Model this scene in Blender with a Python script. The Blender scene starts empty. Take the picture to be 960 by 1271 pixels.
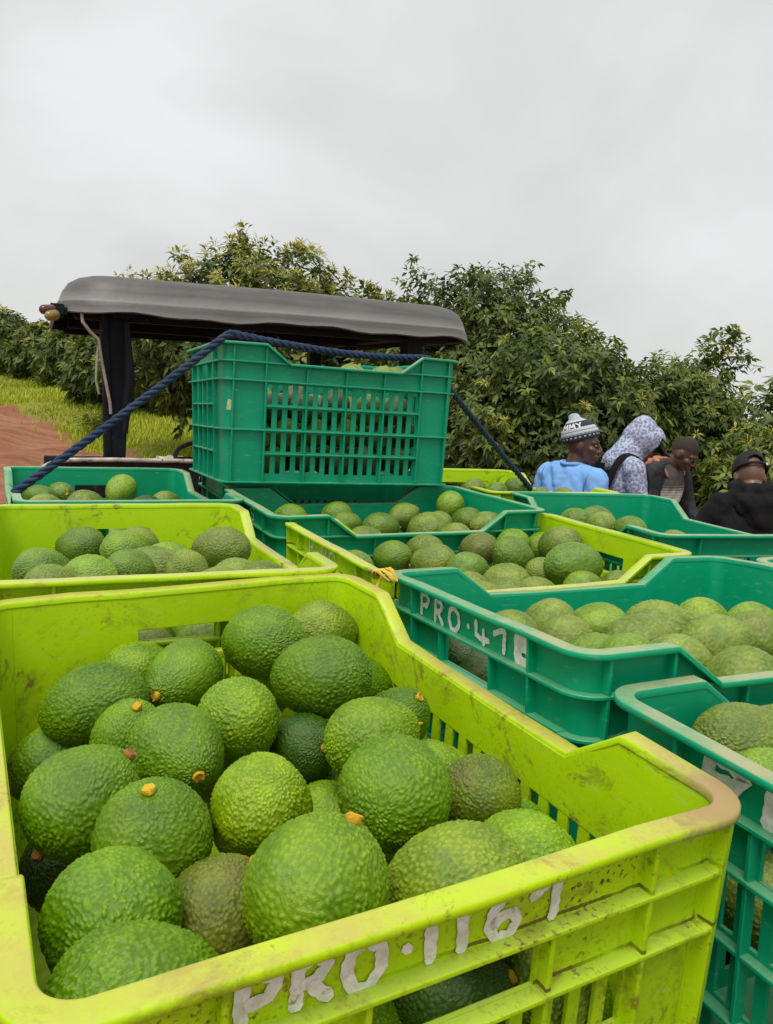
import bpy, bmesh, math, random
import numpy as np
from mathutils import Vector, Matrix, Euler
from mathutils.kdtree import KDTree
from mathutils import noise as mnoise

SC = bpy.context.scene
COL = SC.collection
R = math.radians
rng = np.random.default_rng(11)
random.seed(4)

# ---------------------------------------------------------------- camera
cam_d = bpy.data.cameras.new("camera")
cam = bpy.data.objects.new("camera", cam_d)
COL.objects.link(cam)
PITCH, ROLL = 0.1445, 0.0618
cp, sp, cr, sr = math.cos(PITCH), math.sin(PITCH), math.cos(ROLL), math.sin(ROLL)
f_ = Vector((0, cp, -sp)); u_ = Vector((0, sp, cp)); r_ = Vector((1, 0, 0))
rr_ = cr * r_ + sr * u_; uu_ = -sr * r_ + cr * u_
M = Matrix((( rr_.x, uu_.x, -f_.x, 0), (rr_.y, uu_.y, -f_.y, 0), (rr_.z, uu_.z, -f_.z, 1.7058), (0, 0, 0, 1)))
cam.matrix_world = M
cam_d.sensor_fit = 'VERTICAL'; cam_d.sensor_height = 36.0
cam_d.lens = 975.1 / 1271 * 36
cam_d.clip_start = 0.02; cam_d.clip_end = 1500
SC.camera = cam

# ---------------------------------------------------------------- world, sun, exposure
SUN_EL, SUN_AZ = R(66), R(205)
w = bpy.data.worlds.new("World"); SC.world = w; w.use_nodes = True
nt = w.node_tree; nt.nodes.clear()
def N(nt, t, **k):
    n = nt.nodes.new(t)
    for a, b in k.items(): setattr(n, a, b)
    return n
def LK(nt, a, b): nt.links.new(a, b)
wo = N(nt, 'ShaderNodeOutputWorld'); bg = N(nt, 'ShaderNodeBackground'); bg.inputs['Strength'].default_value = 0.1
sky = N(nt, 'ShaderNodeTexSky', sky_type='NISHITA', sun_disc=False, sun_elevation=SUN_EL, sun_rotation=SUN_AZ)
tc = N(nt, 'ShaderNodeTexCoord'); mp = N(nt, 'ShaderNodeMapping'); mp.inputs['Scale'].default_value = (1.0, 1.0, 1.5)
no = N(nt, 'ShaderNodeTexNoise'); no.inputs['Scale'].default_value = 2.1; no.inputs['Detail'].default_value = 6; no.inputs['Roughness'].default_value = .5
no.inputs['Distortion'].default_value = .25
cr_ = N(nt, 'ShaderNodeValToRGB')
cr_.color_ramp.elements[0].position = .35; cr_.color_ramp.elements[0].color = (3.62, 3.65, 3.53, 1)
cr_.color_ramp.elements[1].position = .68; cr_.color_ramp.elements[1].color = (4.85, 4.85, 4.82, 1)
mx = N(nt, 'ShaderNodeMix', data_type='RGBA'); mx.inputs[0].default_value = .95
LK(nt, tc.outputs['Generated'], mp.inputs['Vector']); LK(nt, mp.outputs[0], no.inputs['Vector']); LK(nt, no.outputs['Fac'], cr_.inputs['Fac'])
LK(nt, sky.outputs[0], mx.inputs[6]); LK(nt, cr_.outputs[0], mx.inputs[7]); LK(nt, mx.outputs[2], bg.inputs['Color']); LK(nt, bg.outputs[0], wo.inputs['Surface'])
sun_d = bpy.data.lights.new("sun", 'SUN'); sun_d.energy = 1.5; sun_d.angle = R(34); sun_d.color = (1, .97, .92)
sun = bpy.data.objects.new("sun", sun_d); COL.objects.link(sun)
# light comes from behind and right of the camera, high up
sd = Vector((math.sin(SUN_AZ) * math.cos(SUN_EL), math.cos(SUN_AZ) * math.cos(SUN_EL), math.sin(SUN_EL)))
sun.rotation_euler = sd.to_track_quat('Z', 'Y').to_euler()
sun.location = sd * 30
vs = SC.view_settings
vs.view_transform = 'Standard'; vs.look = 'None'; vs.exposure = 0.85; vs.gamma = 1; vs.use_curve_mapping = False

# ---------------------------------------------------------------- helpers
def tag(o, label=None, cat=None, group=None, kind=None):
    if label: o['label'] = label
    if cat: o['category'] = cat
    if group: o['group'] = group
    if kind: o['kind'] = kind
    return o
def empty(name, mat, label, cat, group=None):
    o = bpy.data.objects.new(name, None); COL.objects.link(o)
    o.matrix_world = mat if isinstance(mat, Matrix) else Matrix.Translation(Vector(mat))
    o.empty_display_size = .1
    return tag(o, label, cat, group)
def link(name, me, mat=None, parent=None, loc=None, rot=None, color=None):
    o = bpy.data.objects.new(name, me); COL.objects.link(o)
    if parent is not None: o.parent = parent
    if loc is not None: o.location = loc
    if rot is not None: o.rotation_euler = rot
    if color is not None: o.color = color
    if mat is not None and len(me.materials) == 0: me.materials.append(mat)
    return o
def bm_mesh(bm, name, smooth=None):
    bmesh.ops.recalc_face_normals(bm, faces=bm.faces)
    me = bpy.data.meshes.new(name); bm.to_mesh(me); bm.free()
    if smooth is not None:
        me.shade_smooth(); me.set_sharp_from_angle(angle=R(smooth))
    return me
def raw_mesh(name, verts, faces, smooth=None):
    me = bpy.data.meshes.new(name); me.from_pydata([tuple(v) for v in verts], [], faces); me.update()
    if smooth is not None:
        me.shade_smooth(); me.set_sharp_from_angle(angle=R(smooth))
    return me
def add_box(bm, c, s, rot=None):
    m = Matrix.Translation(Vector(c))
    if rot is not None: m = m @ Euler(rot).to_matrix().to_4x4()
    m = m @ Matrix.Diagonal((s[0], s[1], s[2], 1))
    return bmesh.ops.create_cube(bm, size=1, matrix=m)['verts']
def bevel(bm, w=.002, seg=2):
    bmesh.ops.bevel(bm, geom=list(bm.edges), offset=w, segments=seg, affect='EDGES', clamp_overlap=True)
def box_mesh(name, c, s, bw=.003, rot=None):
    bm = bmesh.new(); add_box(bm, c, s, rot)
    if bw: bevel(bm, bw)
    return bm_mesh(bm, name, 40)
def add_tube(bm, pts, rad, seg=10, caps=True):
    pts = [Vector(p) for p in pts]; n = len(pts)
    rads = rad if hasattr(rad, '__len__') else [rad] * n
    rings = []; prev = None
    for i, p in enumerate(pts):
        t = (pts[min(i + 1, n - 1)] - pts[max(i - 1, 0)]).normalized()
        if prev is None:
            a = t.orthogonal().normalized()
        else:
            a = (prev - t * prev.dot(t)).normalized()
        prev = a; b = t.cross(a)
        rings.append([bm.verts.new(p + (a * math.cos(2 * math.pi * k / seg) + b * math.sin(2 * math.pi * k / seg)) * rads[i]) for k in range(seg)])
    for i in range(n - 1):
        for k in range(seg):
            bm.faces.new((rings[i][k], rings[i][(k + 1) % seg], rings[i + 1][(k + 1) % seg], rings[i + 1][k]))
    if caps:
        bm.faces.new(rings[0][::-1]); bm.faces.new(rings[-1])
def add_cap(bm, p0, r0, p1, r1, seg=16, hr=5):
    p0 = Vector(p0); p1 = Vector(p1); t = (p1 - p0)
    t = t.normalized() if t.length > 1e-6 else Vector((0, 0, 1))
    pts = []; rads = []
    for k in range(hr):
        a = math.pi / 2 * (1 - (k + .15) / hr); pts.append(p0 - t * r0 * math.sin(a)); rads.append(r0 * math.cos(a))
    pts.append(p0); rads.append(r0); pts.append(p1); rads.append(r1)
    for k in range(hr - 1, -1, -1):
        a = math.pi / 2 * (1 - (k + .15) / hr); pts.append(p1 + t * r1 * math.sin(a)); rads.append(r1 * math.cos(a))
    add_tube(bm, pts, rads, seg)
def add_ell(bm, c, r, mat=None, u=20, v=14):
    m = Matrix.Translation(Vector(c)) @ Matrix.Diagonal((r[0], r[1], r[2], 1))
    if mat is not None: m = mat @ m
    bmesh.ops.create_uvsphere(bm, u_segments=u, v_segments=v, radius=1, matrix=m)
def remesh(bm, name, voxel, smooth=4, fold=0):
    me = bpy.data.meshes.new('tmp'); bm.to_mesh(me); bm.free()
    o = bpy.data.objects.new('tmp', me); COL.objects.link(o)
    m = o.modifiers.new('r', 'REMESH'); m.mode = 'VOXEL'; m.voxel_size = voxel
    if smooth:
        s = o.modifiers.new('s', 'SMOOTH'); s.iterations = smooth; s.factor = .5
    dg = bpy.context.evaluated_depsgraph_get(); dg.update()
    out = bpy.data.meshes.new_from_object(o.evaluated_get(dg)); out.name = name
    bpy.data.objects.remove(o); bpy.data.meshes.remove(me)
    if fold:       # creases and sags in cloth
        nrms = [q.normal.copy() for q in out.vertices]
        for q, qn in zip(out.vertices, nrms):
            c = q.co; n = mnoise.noise(Vector((c.x * 9, c.y * 9, c.z * 13 + 3 * math.sin(c.x * 6)))) + .6 * abs(mnoise.noise(Vector((c.x * 17 + 5, c.y * 17, c.z * 21)))) - .15
            q.co = c + qn * fold * n
    out.shade_smooth()
    return out

# ---------------------------------------------------------------- materials
def new_mat(name):
    m = bpy.data.materials.new(name); m.use_nodes = True
    nt = m.node_tree; nt.nodes.clear()
    out = N(nt, 'ShaderNodeOutputMaterial'); b = N(nt, 'ShaderNodeBsdfPrincipled')
    LK(nt, b.outputs[0], out.inputs['Surface'])
    return m, nt, b
def noise(nt, vec, scale, detail=4, rough=.55, dist=0):
    n = N(nt, 'ShaderNodeTexNoise'); n.inputs['Scale'].default_value = scale; n.inputs['Detail'].default_value = detail
    n.inputs['Roughness'].default_value = rough; n.inputs['Distortion'].default_value = dist
    if vec is not None: LK(nt, vec, n.inputs['Vector'])
    return n.outputs['Fac']
def ramp(nt, fac, stops, mode='LINEAR'):
    r = N(nt, 'ShaderNodeValToRGB'); r.color_ramp.interpolation = mode
    e = r.color_ramp.elements
    while len(e) < len(stops): e.new(.5)
    for i, (p, c) in enumerate(stops):
        e[i].position = p; e[i].color = (c, c, c, 1) if not hasattr(c, '__len__') else (*c, 1)
    LK(nt, fac, r.inputs['Fac']); return r.outputs['Color']
def mix(nt, fac, a, b, blend='MIX'):
    m = N(nt, 'ShaderNodeMix', data_type='RGBA', blend_type=blend)
    for s, v in ((m.inputs[0], fac), (m.inputs[6], a), (m.inputs[7], b)):
        if hasattr(v, 'is_output'): LK(nt, v, s)
        elif hasattr(v, '__len__'): s.default_value = (*v[:3], 1)
        else: s.default_value = v
    return m.outputs[2]
def mth(nt, op, a, b=None, c=None):
    m = N(nt, 'ShaderNodeMath', operation=op)
    for i, v in enumerate((a, b, c)):
        if v is None: continue
        if hasattr(v, 'is_output'): LK(nt, v, m.inputs[i])
        else: m.inputs[i].default_value = v
    return m.outputs[0]
def bump(nt, b, h, strength=.3, dist=.002, normal=None):
    n = N(nt, 'ShaderNodeBump'); n.inputs['Strength'].default_value = strength; n.inputs['Distance'].default_value = dist
    LK(nt, h, n.inputs['Height'])
    if normal is not None: LK(nt, normal, n.inputs['Normal'])
    LK(nt, n.outputs[0], b.inputs['Normal']); return n.outputs[0]
def setp(b, **k):
    for a, v in k.items():
        s = b.inputs[a.replace('_', ' ')]
        if hasattr(v, 'is_output'): s.id_data.links.new(v, s)
        elif hasattr(v, '__len__'): s.default_value = (*v[:3], 1)
        else: s.default_value = v
def simple(name, col, rough=.6, var=.25, scale=8, bmp=.15, bscale=60, metal=0, spec=.5, dirt=None):
    m, nt, b = new_mat(name)
    tc = N(nt, 'ShaderNodeTexCoord').outputs['Object']
    n1 = noise(nt, tc, scale, 5)
    c = mix(nt, ramp(nt, n1, [(.3, 0), (.7, 1)]), [x * (1 - var) for x in col], [min(1, x * (1 + var)) for x in col])
    if dirt:
        d = noise(nt, tc, scale * 2.3, 6, .65)
        c = mix(nt, ramp(nt, d, [(dirt[1], 0), (dirt[1] + .1, 1)]), c, dirt[0])
    setp(b, Base_Color=c, Roughness=rough, Metallic=metal)
    b.inputs['Specular IOR Level'].default_value = spec
    bump(nt, b, noise(nt, tc, bscale, 4), bmp, .003)
    return m

CL_, CW_ = .56, .398
def plastic(name, dirt_lo, dirt_scale, dust, speck, bevel_r, ledge=False, dustc=(.50, .40, .22)):
    """moulded crate plastic: base colour from the object colour; mud, dust and scuffs from noise"""
    m, nt, b = new_mat(name)
    tc = N(nt, 'ShaderNodeTexCoord').outputs['Object']
    oi = N(nt, 'ShaderNodeObjectInfo')
    base = oi.outputs['Color']
    sd = N(nt, 'ShaderNodeVectorMath', operation='ADD'); LK(nt, tc, sd.inputs[0])
    cs = N(nt, 'ShaderNodeCombineXYZ'); LK(nt, mth(nt, 'MULTIPLY', oi.outputs['Alpha'], 7.3), cs.inputs[0]); LK(nt, mth(nt, 'MULTIPLY', oi.outputs['Alpha'], 3.1), cs.inputs[1])
    LK(nt, cs.outputs[0], sd.inputs[1]); v = sd.outputs[0]
    big = noise(nt, v, 9, 4)
    c = mix(nt, ramp(nt, big, [(.3, 0), (.72, 1)]), mix(nt, 1, base, (.86, .9, .86), 'MULTIPLY'), base)
    # pale scuffs
    mp = N(nt, 'ShaderNodeMapping'); mp.inputs['Scale'].default_value = (30, 30, 160); LK(nt, v, mp.inputs['Vector'])
    sc = ramp(nt, noise(nt, mp.outputs[0], 1.4, 5, .7), [(.60, 0), (.74, .55)])
    c = mix(nt, sc, c, mix(nt, .5, base, (.5, .52, .42)))
    # mud blotches and specks
    d1 = noise(nt, v, dirt_scale, 10, .8, .3); d2 = noise(nt, v, 3.6, 3)
    m1 = ramp(nt, mth(nt, 'ADD', mth(nt, 'MULTIPLY', d1, .7), mth(nt, 'MULTIPLY', d2, .3)), [(dirt_lo - .03, 0), (dirt_lo + .04, .35), (dirt_lo + .14, .95)])
    c = mix(nt, m1, c, (.16, .075, .028))
    sz = N(nt, 'ShaderNodeSeparateXYZ'); LK(nt, tc, sz.inputs[0])
    outer = mth(nt, 'MAXIMUM', mth(nt, 'GREATER_THAN', mth(nt, 'ABSOLUTE', sz.outputs['X']), CL_ / 2 - .0146), mth(nt, 'GREATER_THAN', mth(nt, 'ABSOLUTE', sz.outputs['Y']), CW_ / 2 - .0146))
    if speck:
        vo = N(nt, 'ShaderNodeTexNoise'); vo.inputs['Scale'].default_value = 300; vo.inputs['Detail'].default_value = 6; LK(nt, v, vo.inputs['Vector'])
        s1 = ramp(nt, vo.outputs['Fac'], [(.555, 0), (.65, 1)])
        s2 = ramp(nt, noise(nt, v, 8, 3), [(.45, 0), (.62, 1)])
        c = mix(nt, mth(nt, 'MULTIPLY', mth(nt, 'MULTIPLY', mth(nt, 'MULTIPLY', s1, s2), speck), mth(nt, 'ADD', .2, mth(nt, 'MULTIPLY', outer, .8))), c, (.14, .065, .025))
    if ledge:      # mud caught in the corner just above the two upper ribs
        z = mth(nt, 'ADD', sz.outputs['Z'], mth(nt, 'MULTIPLY', mth(nt, 'SUBTRACT', noise(nt, v, 60, 4, .7), .5), .004))
        lm = None
        for zc in (-.0348, -.0718):
            q = mth(nt, 'LESS_THAN', mth(nt, 'ABSOLUTE', mth(nt, 'SUBTRACT', z, zc)), .0012)
            lm = q if lm is None else mth(nt, 'MAXIMUM', lm, q)
        c = mix(nt, mth(nt, 'MULTIPLY', mth(nt, 'MULTIPLY', lm, outer), ramp(nt, noise(nt, v, 11, 4), [(.40, 0), (.52, .9)])), c, (.12, .06, .022))
    if 'lime' in name or 'muddy' in name:      # separate brown stains
        s4 = ramp(nt, noise(nt, v, 19, 12, .78, .6), [(.545, 0), (.58, .5), (.66, .95)])
        s5 = ramp(nt, noise(nt, v, 4.5, 3), [(.44, 0), (.56, 1)])
        c = mix(nt, mth(nt, 'MULTIPLY', s4, s5), c, (.17, .075, .025))
    # dust settled on up-facing plastic
    ge = N(nt, 'ShaderNodeNewGeometry'); sx = N(nt, 'ShaderNodeSeparateXYZ'); LK(nt, ge.outputs['Normal'], sx.inputs[0])
    up = ramp(nt, sx.outputs['Z'], [(.55, 0), (.9, 1)])
    dn = ramp(nt, mth(nt, 'ADD', mth(nt, 'MULTIPLY', noise(nt, v, 26, 6, .7), .6), mth(nt, 'MULTIPLY', noise(nt, v, 5, 2), .4)), [(.34, .15), (.58, 1)])
    c = mix(nt, mth(nt, 'MULTIPLY', mth(nt, 'MULTIPLY', up, dn), dust), c, dustc)
    if name == 'muddy_front_rim_plastic':      # one worn, rusty-brown corner
        vd = N(nt, 'ShaderNodeVectorMath', operation='DISTANCE'); LK(nt, tc, vd.inputs[0]); vd.inputs[1].default_value = (-.262, -.178, 0)
        st = mth(nt, 'SUBTRACT', 1, mth(nt, 'MULTIPLY', vd.outputs['Value'], 14))
        c = mix(nt, mth(nt, 'MULTIPLY', ramp(nt, mth(nt, 'ADD', st, mth(nt, 'MULTIPLY', mth(nt, 'SUBTRACT', d1, .5), 1.6)), [(.15, 0), (.7, 1)]), .75), c, (.34, .19, .11))
    rg = ramp(nt, noise(nt, v, 40, 4), [(.3, .36), (.7, .52)])
    setp(b, Base_Color=c, Roughness=rg)
    b.inputs['Specular IOR Level'].default_value = .35
    h = mth(nt, 'ADD', mth(nt, 'MULTIPLY', noise(nt, v, 25, 3), .8), mth(nt, 'MULTIPLY', noise(nt, v, 260, 3), .12))
    if bevel_r:
        bv = N(nt, 'ShaderNodeBevel', samples=4); bv.inputs['Radius'].default_value = bevel_r
        bump(nt, b, h, .22, .004, bv.outputs[0])
    else:
        bump(nt, b, h, .22, .004)
    return m
M_CRATE_FRONT = plastic('muddy_front_crate_plastic', .57, 34, .25, 1.0, .0014, True)
M_RIM_FRONT = plastic('muddy_front_rim_plastic', .56, 22, .75, .3, .0014, False, (.50, .36, .12))
M_CRATE_LIME = plastic('lime_crate_plastic', .60, 30, .25, .6, 0, True)
M_RIM_LIME = plastic('lime_rim_plastic', .59, 30, .85, .5, 0)
M_CRATE_GREEN = plastic('green_crate_plastic', .64, 26, .25, 0, 0)
M_RIM_GREEN = plastic('green_rim_plastic', .60, 26, .7, 0, 0)
LIME = (.50, .76, .002); GREEN = (.0, .33, .162)

def avocado_mat():
    m, nt, b = new_mat('avocado_skin')
    tc = N(nt, 'ShaderNodeTexCoord').outputs['Object']
    oi = N(nt, 'ShaderNodeObjectInfo')
    base = oi.outputs['Color']
    v = N(nt, 'ShaderNodeVectorMath', operation='ADD'); LK(nt, tc, v.inputs[0])
    cs = N(nt, 'ShaderNodeCombineXYZ'); LK(nt, mth(nt, 'MULTIPLY', oi.outputs['Random'], 9), cs.inputs[0]); LK(nt, cs.outputs[0], v.inputs[1]); vec = v.outputs[0]
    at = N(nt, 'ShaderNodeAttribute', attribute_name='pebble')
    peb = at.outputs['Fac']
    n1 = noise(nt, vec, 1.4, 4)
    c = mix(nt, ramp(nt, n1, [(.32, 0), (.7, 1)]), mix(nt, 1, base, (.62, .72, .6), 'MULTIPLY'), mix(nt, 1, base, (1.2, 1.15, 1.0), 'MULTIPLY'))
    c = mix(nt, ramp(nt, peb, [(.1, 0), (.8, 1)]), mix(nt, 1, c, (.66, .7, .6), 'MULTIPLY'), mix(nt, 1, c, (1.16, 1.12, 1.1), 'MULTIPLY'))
    # brown russet patches
    n2 = noise(nt, vec, 1.1, 5, .65)
    br = mth(nt, 'MULTIPLY', ramp(nt, n2, [(.56, 0), (.70, .6)]), oi.outputs['Alpha'])
    c = mix(nt, br, c, (.15, .09, .025))
    n3 = noise(nt, vec, 16, 4, .7)
    c = mix(nt, mth(nt, 'MULTIPLY', ramp(nt, n3, [(.66, 0), (.74, 1)]), .5), c, (.12, .085, .03))
    rough = mth(nt, 'ADD', .17, mth(nt, 'MULTIPLY', noise(nt, vec, 3, 3), .28))
    setp(b, Base_Color=c, Roughness=rough)
    b.inputs['Specular IOR Level'].default_value = .44
    bump(nt, b, noise(nt, vec, 48, 3, .6), .25, .02)
    return m
M_AVO = avocado_mat()
def stem_mat():
    m, nt, b = new_mat('avocado_stem_wood')
    tc = N(nt, 'ShaderNodeTexCoord').outputs['Object']; oi = N(nt, 'ShaderNodeObjectInfo')
    c = ramp(nt, oi.outputs['Random'], [(0, (.80, .52, .015)), (.7, (.74, .40, .015)), (.9, (.55, .25, .03)), (1, (.32, .14, .03))])
    n = noise(nt, tc, 22, 5, .7)
    c = mix(nt, ramp(nt, n, [(.54, 0), (.70, .7)]), c, (.26, .12, .03))
    setp(b, Base_Color=c, Roughness=.7); bump(nt, b, n, .5, .02); return m
M_STEM = stem_mat()
M_PAINT = None
def paint_mat():
    m, nt, b = new_mat('white_hand_paint')
    tc = N(nt, 'ShaderNodeTexCoord').outputs['Object']
    n = noise(nt, tc, 120, 5, .7); n2 = noise(nt, tc, 45, 3)
    a = ramp(nt, mth(nt, 'ADD', mth(nt, 'MULTIPLY', n, .6), mth(nt, 'MULTIPLY', n2, .4)), [(.35, 0), (.4, 1)])
    setp(b, Base_Color=mix(nt, ramp(nt, n, [(.4, 0), (.6, 1)]), (.62, .62, .52), (.85, .84, .78)), Roughness=.6)
    LK(nt, a, b.inputs['Alpha'])
    return m
M_PAINT = paint_mat()

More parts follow.
